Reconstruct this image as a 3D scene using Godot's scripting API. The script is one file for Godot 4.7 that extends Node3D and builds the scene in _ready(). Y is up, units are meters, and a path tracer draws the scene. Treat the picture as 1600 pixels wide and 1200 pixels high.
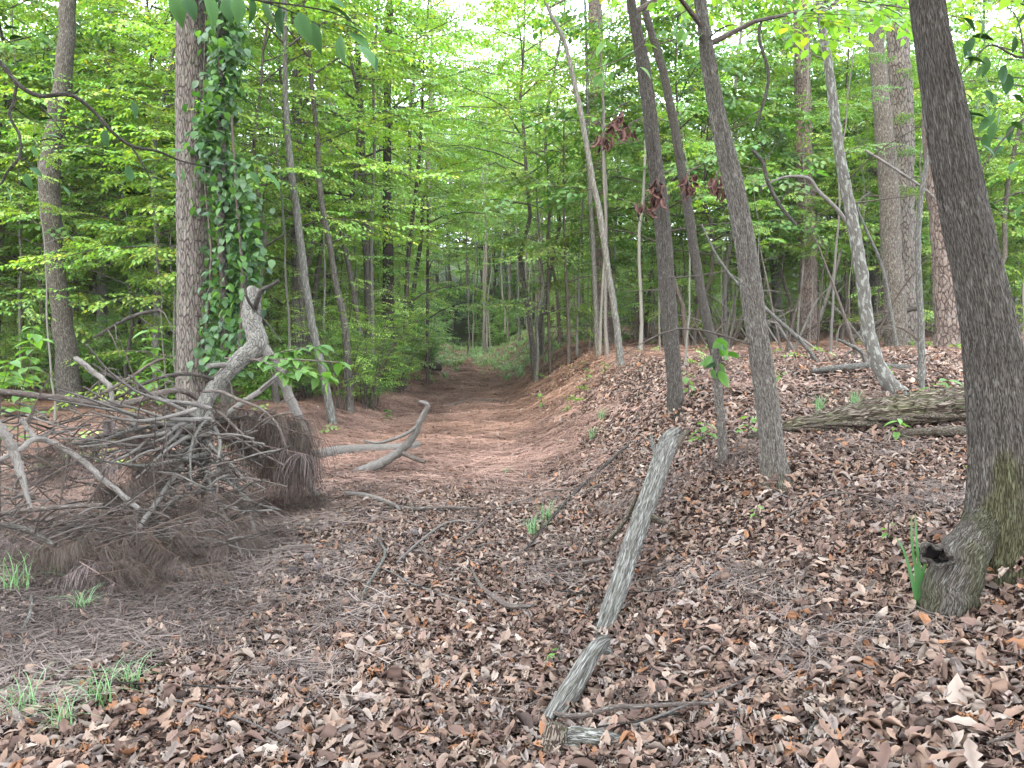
extends Node3D
# A leaf-strewn forest track between a shallow right bank and a fallen pine top, seen from standing height. Units are metres, y up, the walker looks along -z.

const EYE := Vector3(0, 1.55, 0)
const FOCAL := 1203.0     # of a picture 1600 wide
const PITCH := -3.8

var cam_basis := Basis(Vector3.RIGHT, deg_to_rad(PITCH))
var rng: RandomNumberGenerator = RandomNumberGenerator.new()
var relief := FastNoiseLite.new()
var wobble := FastNoiseLite.new()
var M := {}
var used := {}
var drifts: Array = []     # feet of near trees and their radius, where leaves gather


# ------------------------------------------------------------------ mesh building
class Mesher:
	var v := PackedVector3Array()
	var n := PackedVector3Array()
	var t := PackedVector2Array()
	var c := PackedColorArray()
	var ix := PackedInt32Array()

	func put(p: Vector3, nn: Vector3, uv: Vector2, col: Color) -> int:
		v.append(p); n.append(nn); t.append(uv); c.append(col)
		return v.size() - 1

	func tri(a: int, b: int, d: int) -> void:
		if (v[b] - v[a]).cross(v[d] - v[a]).dot(n[a] + n[b] + n[d]) > 0.0:
			ix.append(a); ix.append(d); ix.append(b)
		else:
			ix.append(a); ix.append(b); ix.append(d)

	# a tube along pts; bump: a noise that dents it, by amount of the radius; tile: metres of girth and of length to one repeat of the bark
	func tube(pts: PackedVector3Array, rad: PackedFloat32Array, sides: int, tile := Vector2(0.3, 0.8), col := Color.WHITE, bump: FastNoiseLite = null, amount := 0.0, lobes := 0.0, lobe_h := 0.3, phase := 0.0, ridge := 0.0, ridge_long := 3.0) -> void:
		var k := pts.size()
		var first := v.size()
		var tang := (pts[1] - pts[0]).normalized()
		var e1 := tang.cross(Vector3(0.31, 0.2, 0.93)).normalized()
		if e1.length() < 0.1: e1 = tang.cross(Vector3.UP).normalized()
		var along := 0.0
		var biggest := 0.0
		for r in rad: biggest = maxf(biggest, r)
		var rep := maxf(1.0, roundf(TAU * biggest / tile.x))
		var grid := PackedVector3Array()
		for i in k:
			var tg := (pts[mini(i + 1, k - 1)] - pts[maxi(i - 1, 0)]).normalized()
			e1 = (e1 - tg * e1.dot(tg)).normalized()
			var e2 := tg.cross(e1)
			if i > 0: along += pts[i].distance_to(pts[i - 1])
			for j in sides + 1:
				var a := TAU * j / sides
				var d := e1 * cos(a) + e2 * sin(a)
				var r := rad[i]
				if bump and j < sides: r *= 1.0 + amount * bump.get_noise_3d((pts[i].x + d.x * rad[i]) * 10.0, along * 4.0, (pts[i].z + d.z * rad[i]) * 10.0)
				if lobes > 0.0: r *= 1.0 + lobes * exp(-along / lobe_h) * (0.55 + 0.45 * sin(a * 4.0 + phase) + 0.25 * sin(a * 7.0 + phase * 2.0))
				if ridge > 0.0 and bump and j < sides:
					var g := 3.2 / biggest * rad[i]
					var q := absf(bump.get_noise_3d(d.x * 60.0 * biggest * 10.0 + 300.0, along * 100.0 / ridge_long, d.z * 60.0 * biggest * 10.0 + d.y * 600.0 * biggest)) * g
					r += ridge * (clampf(q * 1.2, 0.0, 1.0) - 0.4)
				var p := pts[i] + d * r
				if j == sides: p = grid[i * (sides + 1)]
				grid.append(p)
				put(p, d, Vector2(rep * j / sides, along / tile.y), col)
		for i in k:
			for j in sides + 1:
				var jl := (j - 1 + sides) % sides if j > 0 else sides - 1
				var jr := (j + 1) % sides
				var da := grid[i * (sides + 1) + jr] - grid[i * (sides + 1) + jl]
				var ds := grid[mini(i + 1, k - 1) * (sides + 1) + j] - grid[maxi(i - 1, 0) * (sides + 1) + j]
				var nn := da.cross(ds)
				if nn.length_squared() > 1e-14:
					n[first + i * (sides + 1) + j] = nn.normalized()
		for i in k - 1:
			for j in sides:
				var a := first + i * (sides + 1) + j
				var b := a + 1
				var d := a + sides + 1
				ix.append_array([a, d, b, b, d, d + 1])
		for cap in 2:
			var i := 0 if cap == 0 else k - 1
			if rad[i] < 0.004: continue
			var nn := (pts[0] - pts[1]).normalized() if cap == 0 else (pts[k - 1] - pts[k - 2]).normalized()
			var mid := put(pts[i] + nn * rad[i] * 0.25, nn, Vector2(0.5, 0.5), col)
			var ring := []
			for j in sides: ring.append(put(grid[i * (sides + 1) + j], nn, Vector2(0.5 + 0.4 * cos(TAU * j / sides), 0.5 + 0.4 * sin(TAU * j / sides)), col))
			for j in sides: tri(mid, ring[j], ring[(j + 1) % sides])

	# one leaf blade: st holds (place along the midrib, half width) pairs
	func leaf(o: Vector3, dir: Vector3, up: Vector3, length: float, width: float, st: PackedVector2Array, fold: float, bend: float, curl: float, col: Color, vein := 0.0) -> void:
		var side := dir.cross(up).normalized()
		up = side.cross(dir).normalized()
		var b := bend if absf(bend) > 0.001 else 0.001
		var last: Array = [put(o, up, Vector2(0.5, 0), col)]
		for k in st.size() + 1:
			var tt := st[k].x if k < st.size() else 1.0
			var a := b * tt
			var mid := o + dir * (length * sin(a) / b) - up * (length * (1.0 - cos(a)) / b)
			var un := up * cos(a) + dir * sin(a)
			if k == st.size():
				var tip := put(mid, un, Vector2(0.5, 1), col)
				tri(last[0], last[1], tip); tri(last[1], last[2], tip)
				return
			var hw := st[k].y
			var f := fold + curl * hw
			var ml := put(mid, un, Vector2(0.5, tt), col.darkened(vein) if vein >= 0.0 else col.lightened(-vein))
			var l := put(mid + (-side * cos(f) + un * sin(f)) * hw * width, un * cos(f) + side * sin(f), Vector2(0.5 - hw * 0.5, tt), col)
			var r := put(mid + (side * cos(f) + un * sin(f)) * hw * width, un * cos(f) - side * sin(f), Vector2(0.5 + hw * 0.5, tt), col)
			if last.size() == 1:
				tri(last[0], l, ml); tri(last[0], ml, r)
			else:
				tri(last[0], l, ml); tri(last[0], ml, last[1]); tri(last[1], ml, r); tri(last[1], r, last[2])
			last = [l, ml, r]

	# a thin ribbon (needle, grass blade)
	func ribbon(pts: PackedVector3Array, across: Vector3, w0: float, w1: float, col: Color) -> void:
		var k := pts.size()
		var prev := []
		for i in k:
			var w := lerpf(w0, w1, float(i) / (k - 1)) * 0.5
			var tg := (pts[mini(i + 1, k - 1)] - pts[maxi(i - 1, 0)]).normalized()
			var nn := across.cross(tg).normalized()
			var a := put(pts[i] - across * w, nn, Vector2(0, float(i) / k), col)
			var b := put(pts[i] + across * w, nn, Vector2(1, float(i) / k), col)
			if i > 0:
				tri(prev[0], prev[1], a); tri(prev[1], b, a)
			prev = [a, b]

	func done() -> ArrayMesh:
		var arrays := []
		arrays.resize(Mesh.ARRAY_MAX)
		arrays[Mesh.ARRAY_VERTEX] = v
		arrays[Mesh.ARRAY_NORMAL] = n
		arrays[Mesh.ARRAY_TEX_UV] = t
		arrays[Mesh.ARRAY_COLOR] = c
		arrays[Mesh.ARRAY_INDEX] = ix
		var m := ArrayMesh.new()
		m.add_surface_from_arrays(Mesh.PRIMITIVE_TRIANGLES, arrays)
		return m


# ------------------------------------------------------------------ names and labels
func numbered(called: String) -> String:
	var k: int = used.get(called, 0)
	used[called] = k + 1
	return called if k == 0 else "%s_%03d" % [called, k]


func thing(called: String, label: String, category: String, at := Vector3.ZERO, group := "") -> Node3D:
	var o := Node3D.new()
	o.name = numbered(called)
	add_child(o)
	o.position = at
	tag(o, label, category, group)
	return o


func tag(o: Node, label: String, category: String, group := "", kind := "") -> void:
	o.set_meta("label", label)
	if category: o.set_meta("category", category)
	if group: o.set_meta("group", group)
	if kind: o.set_meta("kind", kind)


func part(called: String, mesh: Mesh, mat: Material, parent: Node, stuff := false) -> MeshInstance3D:
	var o := MeshInstance3D.new()
	o.name = called
	o.mesh = mesh
	o.material_override = mat
	parent.add_child(o, true)
	if stuff: o.set_meta("kind", "stuff")
	return o


func scatter(called: String, mesh: Mesh, mat: Material, where: Array, tints: Array, parent: Node, stuff := false) -> MultiMeshInstance3D:
	var mm := MultiMesh.new()
	mm.transform_format = MultiMesh.TRANSFORM_3D
	mm.use_colors = true
	mm.mesh = mesh
	mm.instance_count = where.size()
	for i in where.size():
		mm.set_instance_transform(i, where[i])
		mm.set_instance_color(i, tints[i])
	var o := MultiMeshInstance3D.new()
	o.name = called
	o.multimesh = mm
	o.material_override = mat
	parent.add_child(o, true)
	if stuff: o.set_meta("kind", "stuff")
	return o


func copy_of(o: Node3D, at: Vector3, turn: float, size: float, label := "", group := "") -> Node3D:
	var c: Node3D = o.duplicate()
	c.name = numbered(String(o.get_meta("stem")))
	add_child(c)
	c.transform = Transform3D(Basis(Vector3.UP, turn).scaled(Vector3.ONE * size), at)
	if label: c.set_meta("label", label)
	if group: c.set_meta("group", group)
	return c


# ------------------------------------------------------------------ the lie of the land
func centre_of_path(d: float) -> float:
	return -0.45 - 0.035 * d


func lay(x: float, z: float) -> float:
	var d := -z
	var s := x - centre_of_path(d)
	var hr := lerpf(0.5, 1.15, smoothstep(3.5, 10.0, d))
	var y := hr * smoothstep(0.7, 3.3, s) + 0.03 * maxf(0.0, minf(s - 3.3, 12.0))
	y += 0.36 * smoothstep(0.8, 2.6, -s) * smoothstep(6.5, 11.0, d)
	y += 0.02 * maxf(0.0, minf(d, 45.0) - 18.0) + 0.17 * maxf(0.0, minf(d, 150.0) - 48.0)
	y += 0.05 * relief.get_noise_2d(x * 22.0, z * 22.0) + 0.028 * relief.get_noise_2d(x * 90.0 + 50.0, z * 90.0)
	return y


func ground_at(x: float, z: float) -> Vector3:
	return Vector3(x, lay(x, z), z)


func lie_normal(x: float, z: float) -> Vector3:
	var e := 0.12
	return Vector3(lay(x - e, z) - lay(x + e, z), 2.0 * e, lay(x, z - e) - lay(x, z + e)).normalized()


func sight(u: float, v: float) -> Vector3:
	return cam_basis * Vector3((u - 800.0) / FOCAL, -(v - 600.0) / FOCAL, -1.0)


func spot(u: float, v: float, z: float) -> Vector3:      # where a line of sight meets the upright plane at z
	var r := sight(u, v)
	return EYE + r * (z / r.z)


func landing(u: float, v: float) -> Vector3:             # where a line of sight meets the ground
	var r := sight(u, v)
	var t := 1.2
	while t < 120.0:
		var p := EYE + r * t
		if p.y < lay(p.x, p.z): break
		t += 0.04 + t * 0.004
	var p := EYE + r * t
	return ground_at(p.x, p.z)


func smooth(ctrl: Array, rads: Array, seg: int, jitter := 0.0) -> Array:   # Catmull-Rom through points, with radii
	var pts := PackedVector3Array()
	var rr := PackedFloat32Array()
	var k := ctrl.size()
	for i in k - 1:
		var p0: Vector3 = ctrl[maxi(i - 1, 0)]
		var p1: Vector3 = ctrl[i]
		var p2: Vector3 = ctrl[i + 1]
		var p3: Vector3 = ctrl[mini(i + 2, k - 1)]
		for j in seg:
			var f := float(j) / seg
			var p := p1.cubic_interpolate(p2, p0, p3, f)
			var r := lerpf(rads[i], rads[i + 1], f)
			if jitter > 0.0 and (i > 0 or j > 0):
				p += Vector3(rng.randf_range(-1, 1), rng.randf_range(-1, 1) * 0.3, rng.randf_range(-1, 1)) * jitter * r
			pts.append(p); rr.append(r)
	pts.append(ctrl[k - 1]); rr.append(rads[k - 1])
	return [pts, rr]


# ------------------------------------------------------------------ computed surfaces
func field(sd: int, freq: float, side: int, kind := FastNoiseLite.TYPE_SIMPLEX_SMOOTH, octaves := 3, cell := FastNoiseLite.RETURN_DISTANCE2_SUB, warp := 0.0) -> PackedByteArray:
	var f := FastNoiseLite.new()
	f.seed = sd
	f.noise_type = kind
	f.frequency = freq
	f.fractal_type = FastNoiseLite.FRACTAL_FBM if octaves > 1 else FastNoiseLite.FRACTAL_NONE
	f.fractal_octaves = octaves
	f.cellular_return_type = cell
	f.cellular_jitter = 0.95
	if warp > 0.0:
		f.domain_warp_enabled = true
		f.domain_warp_amplitude = warp
		f.domain_warp_frequency = 0.02
	var im := f.get_seamless_image(side, side)
	im.convert(Image.FORMAT_L8)
	return im.get_data()


func painted(side: int, ramp: Array, h: PackedByteArray, mottle: PackedByteArray, spread: float, stain: PackedByteArray, stain_col: Color, stain_from: float, stain_soft: float) -> ImageTexture:
	var data := PackedByteArray()
	data.resize(side * side * 3)
	var table := []
	for i in 256:
		var f := i / 255.0 * (ramp.size() - 1)
		var k := mini(int(f), ramp.size() - 2)
		table.append((ramp[k] as Color).lerp(ramp[k + 1], f - k))
	for i in side * side:
		var col: Color = table[h[i]]
		var m := 1.0 + spread * (mottle[i] / 127.5 - 1.0)
		col = Color(col.r * m, col.g * m, col.b * m)
		if stain_from < 1.0:
			col = col.lerp(stain_col, 0.85 * smoothstep(stain_from, stain_from + stain_soft, stain[i] / 255.0))
		col = col.clamp(Color.BLACK, Color.WHITE).linear_to_srgb()
		data[i * 3] = int(col.r * 255.0)
		data[i * 3 + 1] = int(col.g * 255.0)
		data[i * 3 + 2] = int(col.b * 255.0)
	return ImageTexture.create_from_image(Image.create_from_data(side, side, false, Image.FORMAT_RGB8, data))


func grey(side: int, h: PackedByteArray) -> ImageTexture:
	return ImageTexture.create_from_image(Image.create_from_data(side, side, false, Image.FORMAT_L8, h))


func curve(h: PackedByteArray, f: Callable) -> PackedByteArray:
	var table := PackedByteArray()
	table.resize(256)
	for i in 256: table[i] = clampi(int(255.0 * float(f.call(i / 255.0))), 0, 255)
	var o := h.duplicate()
	for i in h.size(): o[i] = table[h[i]]
	return o


func blend(a: PackedByteArray, b: PackedByteArray, wa: float, wb: float) -> PackedByteArray:
	var o := a.duplicate()
	for i in a.size(): o[i] = clampi(int(a[i] * wa + b[i] * wb), 0, 255)
	return o


func bark(called: String, colour: Texture2D, height: Texture2D, depth: float, tint := Color(0.75, 0.735, 0.7), rough := 0.92) -> StandardMaterial3D:
	var m := StandardMaterial3D.new()
	m.resource_name = called
	m.albedo_texture = colour
	m.albedo_color = tint
	m.vertex_color_use_as_albedo = true
	m.roughness = rough
	m.metallic_specular = 0.14
	if height:
		m.heightmap_enabled = true
		m.heightmap_texture = height
		m.heightmap_scale = depth
	M[called] = m
	return m


func leafy(called: String, backlit: Color, rough := 0.55) -> StandardMaterial3D:
	var m := StandardMaterial3D.new()
	m.resource_name = called
	m.vertex_color_use_as_albedo = true
	m.roughness = rough
	m.metallic_specular = 0.35
	m.cull_mode = BaseMaterial3D.CULL_DISABLED
	if backlit.r + backlit.g > 0.0:
		m.backlight_enabled = true
		m.backlight = backlit
	M[called] = m
	return m


func make_materials() -> void:
	var side := 512
	var fine := field(3, 0.045, side, FastNoiseLite.TYPE_SIMPLEX_SMOOTH, 4)
	var broad := field(4, 0.008, side, FastNoiseLite.TYPE_SIMPLEX_SMOOTH, 3)
	var blotch := field(5, 0.016, side, FastNoiseLite.TYPE_SIMPLEX_SMOOTH, 4)
	# pine: plates parted by dark furrows
	var cells := field(11, 0.014, side, FastNoiseLite.TYPE_CELLULAR, 1, FastNoiseLite.RETURN_DISTANCE2_SUB, 26.0)
	var small := field(12, 0.04, side, FastNoiseLite.TYPE_CELLULAR, 1, FastNoiseLite.RETURN_DISTANCE2_SUB, 14.0)
	var flakes := field(11, 0.014, side, FastNoiseLite.TYPE_CELLULAR, 1, FastNoiseLite.RETURN_CELL_VALUE, 26.0)
	var plates := blend(blend(curve(cells, func(x: float) -> float: return smoothstep(0.0, 0.3, x)), curve(small, func(x: float) -> float: return smoothstep(0.0, 0.5, x)), 0.62, 0.2), fine, 1.0, 0.2)
	var plate_tone := blend(flakes, fine, 0.6, 0.4)
	bark("pine_bark", painted(side, [Color(0.06, 0.047, 0.042), Color(0.105, 0.085, 0.076), Color(0.18, 0.15, 0.136), Color(0.25, 0.215, 0.198)], plates, plate_tone, 0.4, broad, Color(0.2, 0.2, 0.16), 0.62, 0.2), grey(side, plates), 2.6)
	bark("grey_pine_bark", painted(side, [Color(0.07, 0.06, 0.053), Color(0.11, 0.098, 0.088), Color(0.175, 0.16, 0.145), Color(0.25, 0.235, 0.215)], plates, plate_tone, 0.35, broad, Color(0.28, 0.26, 0.22), 0.6, 0.2), grey(side, plates), 1.0)
	bark("red_pine_bark", painted(side, [Color(0.06, 0.043, 0.038), Color(0.12, 0.088, 0.077), Color(0.2, 0.152, 0.135), Color(0.27, 0.215, 0.193)], plates, plate_tone, 0.4, broad, Color(0.26, 0.22, 0.2), 0.66, 0.2), grey(side, plates), 2.2)
	# furrowed hardwood: narrow upright ridges (the picture repeats more often round the trunk than up it)
	var ridged := field(21, 0.02, side, FastNoiseLite.TYPE_SIMPLEX_SMOOTH, 3)
	ridged = curve(ridged, func(x: float) -> float: return 1.0 - absf(2.0 * x - 1.0))
	var furrows := blend(curve(ridged, func(x: float) -> float: return 1.0 - smoothstep(0.62, 1.0, x)), fine, 0.7, 0.3)
	bark("furrowed_bark", painted(side, [Color(0.035, 0.029, 0.025), Color(0.085, 0.07, 0.06), Color(0.15, 0.128, 0.11), Color(0.21, 0.185, 0.162)], furrows, blotch, 0.3, blotch, Color(0.25, 0.25, 0.22), 0.68, 0.15), grey(side, furrows), 0.8)
	bark("dark_bark", painted(side, [Color(0.03, 0.025, 0.021), Color(0.055, 0.046, 0.039), Color(0.085, 0.072, 0.061), Color(0.125, 0.108, 0.094)], furrows, blotch, 0.3, blotch, Color(0.17, 0.165, 0.15), 0.72, 0.12), grey(side, furrows), 0.6)
	# smooth bark with pale lichen
	bark("pale_bark", painted(side, [Color(0.075, 0.066, 0.058), Color(0.135, 0.122, 0.108), Color(0.185, 0.17, 0.152)], blend(fine, broad, 0.5, 0.5), fine, 0.2, blotch, Color(0.29, 0.29, 0.26), 0.6, 0.12), grey(side, fine), 0.5)
	bark("twig_bark", painted(side, [Color(0.05, 0.038, 0.033), Color(0.11, 0.085, 0.073), Color(0.175, 0.142, 0.125)], blend(fine, broad, 0.6, 0.4), fine, 0.25, blotch, Color(0.3, 0.29, 0.26), 0.7, 0.15), grey(side, fine), 0.3)
	# dead wood: silvery grain with cracks
	var grain := field(31, 0.03, side, FastNoiseLite.TYPE_SIMPLEX_SMOOTH, 4)
	var cracks := curve(grain, func(x: float) -> float: return smoothstep(0.16, 0.5, absf(x - 0.42) * 3.0))
	bark("dead_wood", painted(side, [Color(0.06, 0.051, 0.044), Color(0.12, 0.106, 0.093), Color(0.19, 0.175, 0.158), Color(0.29, 0.275, 0.252)], blend(cracks, fine, 0.7, 0.35), fine, 0.25, blotch, Color(0.12, 0.115, 0.075), 0.68, 0.12), grey(side, cracks), 0.6)
	bark("rotten_wood", painted(side, [Color(0.03, 0.02, 0.015), Color(0.09, 0.062, 0.047), Color(0.17, 0.13, 0.105), Color(0.24, 0.2, 0.165)], blend(cracks, fine, 0.7, 0.35), fine, 0.25, blotch, Color(0.12, 0.125, 0.07), 0.6, 0.15), grey(side, cracks), 1.4)
	bark("grey_branch", painted(side, [Color(0.11, 0.096, 0.086), Color(0.2, 0.178, 0.162), Color(0.3, 0.277, 0.256)], blend(fine, broad, 0.6, 0.4), fine, 0.2, blotch, Color(0.12, 0.1, 0.085), 0.62, 0.12), grey(side, fine), 0.4)
	bark("pole_bark", painted(side, [Color(0.13, 0.115, 0.1), Color(0.24, 0.22, 0.195), Color(0.34, 0.32, 0.29)], blend(fine, broad, 0.6, 0.4), fine, 0.2, blotch, Color(0.2, 0.19, 0.16), 0.6, 0.15), grey(side, fine), 0.3)
	# soil under the litter
	var soil := bark("soil", painted(side, [Color(0.25, 0.2, 0.17), Color(0.6, 0.52, 0.47), Color(1, 0.95, 0.9)], blend(fine, field(41, 0.09, side, FastNoiseLite.TYPE_SIMPLEX, 3), 0.5, 0.5), blotch, 0.3, blotch, Color.WHITE, 2.0, 1.0), grey(side, fine), 3.0, Color(0.8, 0.8, 0.8), 1.0)
	soil.metallic_specular = 0.1
	leafy("leaf", Color(0.95, 1.0, 0.6), 0.5).metallic_specular = 0.5
	leafy("litter", Color(0.22, 0.2, 0.16), 0.85).metallic_specular = 0.12
	leafy("needle", Color(0.15, 0.13, 0.1), 0.85).metallic_specular = 0.08
	leafy("blade", Color(0.7, 0.8, 0.5), 0.5)
	leafy("cone", Color.BLACK, 0.8)


# ------------------------------------------------------------------ leaves and sprays
const OVAL := [Vector2(0.16, 0.52), Vector2(0.4, 0.98), Vector2(0.68, 0.74)]
const OVAL_FINE := [Vector2(0.06, 0.3), Vector2(0.18, 0.72), Vector2(0.34, 0.97), Vector2(0.52, 0.95), Vector2(0.7, 0.66), Vector2(0.86, 0.28)]
const RAGGED := [Vector2(0.1, 0.42), Vector2(0.25, 0.7), Vector2(0.4, 0.92), Vector2(0.55, 0.74), Vector2(0.68, 0.8), Vector2(0.84, 0.36)]
const OAK := [Vector2(0.08, 0.12), Vector2(0.2, 0.5), Vector2(0.28, 0.24), Vector2(0.4, 0.85), Vector2(0.5, 0.34), Vector2(0.62, 1.0), Vector2(0.72, 0.42), Vector2(0.84, 0.62), Vector2(0.93, 0.3)]


func stations(a: Array) -> PackedVector2Array:
	return PackedVector2Array(a)


func spray(sd: int, n: int, length: float, leaf_len: float, leaf_wid: float, droop: float, spread := 1.0) -> ArrayMesh:
	var r: RandomNumberGenerator = RandomNumberGenerator.new()
	r.seed = sd
	var b := Mesher.new()
	var st := stations(OVAL)
	var twigs := [[Vector3.ZERO, Vector3.RIGHT, length]]
	for k in 3:
		var f := 0.22 + 0.22 * k + r.randf() * 0.08
		var side := 1.0 if k % 2 == 0 else -1.0
		twigs.append([Vector3(length * f, -droop * f * f * length, 0), Vector3(0.72, r.randf_range(-0.12, 0.12), side * 0.7).normalized(), length * r.randf_range(0.4, 0.62)])
	var brown := Color(0.1, 0.075, 0.055)
	for w in twigs.size():
		var o: Vector3 = twigs[w][0]
		var dir: Vector3 = twigs[w][1]
		var ln: float = twigs[w][2]
		var pts := PackedVector3Array()
		var rads := PackedFloat32Array()
		for i in 4:
			var f := i / 3.0
			pts.append(o + dir * ln * f + Vector3(0, -droop * f * f * ln, 0) + Vector3(0, r.randf_range(-1, 1), r.randf_range(-1, 1)) * 0.012 * i)
			rads.append(lerpf(0.004, 0.0015, f) * (1.0 if w == 0 else 0.7))
		b.tube(pts, rads, 3, Vector2(0.1, 0.3), brown)
		var count := n if w == 0 else int(n * 0.5)
		for i in count:
			var f := (i + 0.6 + r.randf_range(-0.25, 0.25)) / count
			f = 0.08 + 0.92 * f
			var base := o + dir * ln * f + Vector3(0, -droop * f * f * ln, 0)
			var side := 1.0 if i % 2 == 0 else -1.0
			if i >= count - 1: side = r.randf_range(-0.3, 0.3)
			var out := dir.rotated(Vector3.UP, -side * r.randf_range(0.65, 1.15) * spread)
			out = (out + Vector3(0, r.randf_range(-0.55, 0.12), 0)).normalized()
			var up := (Vector3.UP + Vector3(r.randf_range(-1, 1), 0, r.randf_range(-1, 1)) * 0.42).normalized()
			var s := r.randf_range(0.7, 1.12)
			var g := r.randf()
			var col := Color(0.1, 0.195, 0.042).lerp(Color(0.178, 0.262, 0.064), g)
			if r.randf() < 0.04: col = Color(0.24, 0.25, 0.05)
			b.leaf(base, out, up, leaf_len * s, leaf_wid * s, st, r.randf_range(0.05, 0.4), r.randf_range(0.1, 0.8), 0.0, col)
	return b.done()


var sprays: Array = []
var broad_sprays: Array = []
var fine_sprays: Array = []
var far_sprays: Array = []


func make_sprays() -> void:
	for k in 5: sprays.append(spray(100 + k, 13, 0.62, 0.085, 0.024, 0.18))
	for k in 4: broad_sprays.append(spray(200 + k, 9, 0.6, 0.12, 0.042, 0.25))
	for k in 4: fine_sprays.append(spray(300 + k, 15, 0.5, 0.05, 0.014, 0.12))
	for k in 4: far_sprays.append(spray(400 + k, 9, 1.15, 0.19, 0.062, 0.25))


# limbs and leaf sprays of a tree along its path; they become its parts branch and crown
func crown(root: Node3D, path: PackedVector3Array, girth: PackedFloat32Array, from: float, reach: float, limbs: int, per: int, size: float, kinds: Array, wood: Material, tint: Color, rise := 0.6, taper := 0.75, called := "crown") -> void:
	var wood_mesh := Mesher.new()
	var where := []
	var tints := []
	var top := path.size() - 1
	for i in limbs:
		var tt := (i + rng.randf()) / limbs
		var f := from + (1.0 - from) * tt
		var at := f * top
		var k := mini(int(at), top - 1)
		var p := path[k].lerp(path[k + 1], at - k)
		var az := i * 2.39996 + rng.randf_range(-0.5, 0.5)
		var flat := Vector3(cos(az), 0, sin(az))
		var ln := reach * (1.0 - taper * pow(tt, 1.4)) * rng.randf_range(0.65, 1.15)
		var lift := rise * rng.randf_range(0.5, 1.25) + tt * 0.35
		var ctrl := []
		var rads := []
		var r0 := minf(girth[k] * 0.55, 0.008 + ln * 0.011)
		var drift := flat.cross(Vector3.UP) * rng.randf_range(-0.3, 0.3)
		for j in 5:
			var g := j / 4.0
			ctrl.append(p + flat * ln * g + drift * ln * g * g + Vector3.UP * (ln * lift * g - ln * 0.42 * g * g) + Vector3(rng.randf_range(-1, 1), rng.randf_range(-1, 1), rng.randf_range(-1, 1)) * 0.035 * ln * g)
			rads.append(lerpf(r0, 0.003, pow(g, 0.7)))
		wood_mesh.tube(PackedVector3Array(ctrl), PackedFloat32Array(rads), 4, Vector2(0.2, 0.6))
		for q in per:
			var g := lerpf(0.22, 1.0, (q + rng.randf()) / per) * 4.0
			var kk := mini(int(g), 3)
			var a: Vector3 = ctrl[kk]
			var bb: Vector3 = ctrl[kk + 1]
			var pos := a.lerp(bb, g - kk)
			var along := (bb - a).normalized()
			var yaw := (1.0 if q % 2 == 0 else -1.0) * rng.randf_range(0.25, 1.2)
			if q == per - 1: yaw = rng.randf_range(-0.2, 0.2)
			var dir := along.rotated(Vector3.UP, yaw)
			dir.y = rng.randf_range(-0.35, 0.22)
			dir = dir.normalized()
			var up := (Vector3.UP + Vector3(rng.randf_range(-1, 1), 0, rng.randf_range(-1, 1)) * 0.3).normalized()
			var zz := dir.cross(up).normalized()
			var s := size * rng.randf_range(0.75, 1.25)
			where.append(Transform3D(Basis(dir * s, zz.cross(dir).normalized() * s, zz * s), pos))
			var w := rng.randf_range(0.78, 1.2)
			var yel := rng.randf_range(-0.1, 0.25)
			tints.append(Color(tint.r * w * (1.0 + yel), tint.g * w, tint.b * w * (1.0 - yel * 0.5)))
	part("branches", wood_mesh.done(), wood, root, true)
	# the sprays are of a few shapes; each shape is one piece of the crown
	var hold := Node3D.new()
	hold.name = called
	root.add_child(hold, true)
	hold.set_meta("kind", "stuff")
	for s in kinds.size():
		var w2 := []
		var t2 := []
		for i in range(s, where.size(), kinds.size()):
			w2.append(where[i]); t2.append(tints[i])
		if w2.size(): scatter("leaf_sprays", kinds[s], M.leaf, w2, t2, hold, true)


# ------------------------------------------------------------------ trees of the forest stand, made once and repeated
func grown_path(height: float, lean: float, bend: float, steps: int) -> PackedVector3Array:
	var pts := PackedVector3Array()
	var az := rng.randf() * TAU
	var off := rng.randf() * 100.0
	for i in steps + 1:
		var f := float(i) / steps
		var h := height * f
		pts.append(Vector3(cos(az) * lean * h * f + bend * (wobble.get_noise_2d(h * 14.0, off) - wobble.get_noise_2d(0.0, off)), h - (0.25 if i == 0 else 0.0), sin(az) * lean * h * f + bend * (wobble.get_noise_2d(off, h * 14.0) - wobble.get_noise_2d(off, 0.0))))
	return pts


func stand_tree(called: String, height: float, girth: float, from: float, reach: float, limbs: int, per: int, size: float, kinds: Array, wood: String, tint: Color, lean := 0.05, bend := 0.25, rise := 0.6, taper := 0.75) -> Node3D:
	var o := Node3D.new()
	o.set_meta("stem", called)
	o.set_meta("category", "tree")
	var steps := maxi(8, int(height / 0.8))
	var path := grown_path(height, lean, bend, steps)
	var rad := PackedFloat32Array()
	for i in steps + 1:
		var f := float(i) / steps
		rad.append(girth * 0.5 * lerpf(1.0, 0.18, pow(f, 1.1)) * (1.0 + 0.5 * exp(-f * height / 0.25)))
	var b := Mesher.new()
	b.tube(path, rad, 10 if girth > 0.12 else 7, Vector2(0.25, 0.9) if wood != "pine_bark" else Vector2(0.5, 1.2), Color.WHITE, relief, 0.1)
	part("trunk", b.done(), M[wood], o)
	crown(o, path, rad, from, reach, limbs, per, size, kinds, M[wood] if wood != "pine_bark" else M.twig_bark, tint, rise, taper)
	return o


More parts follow.
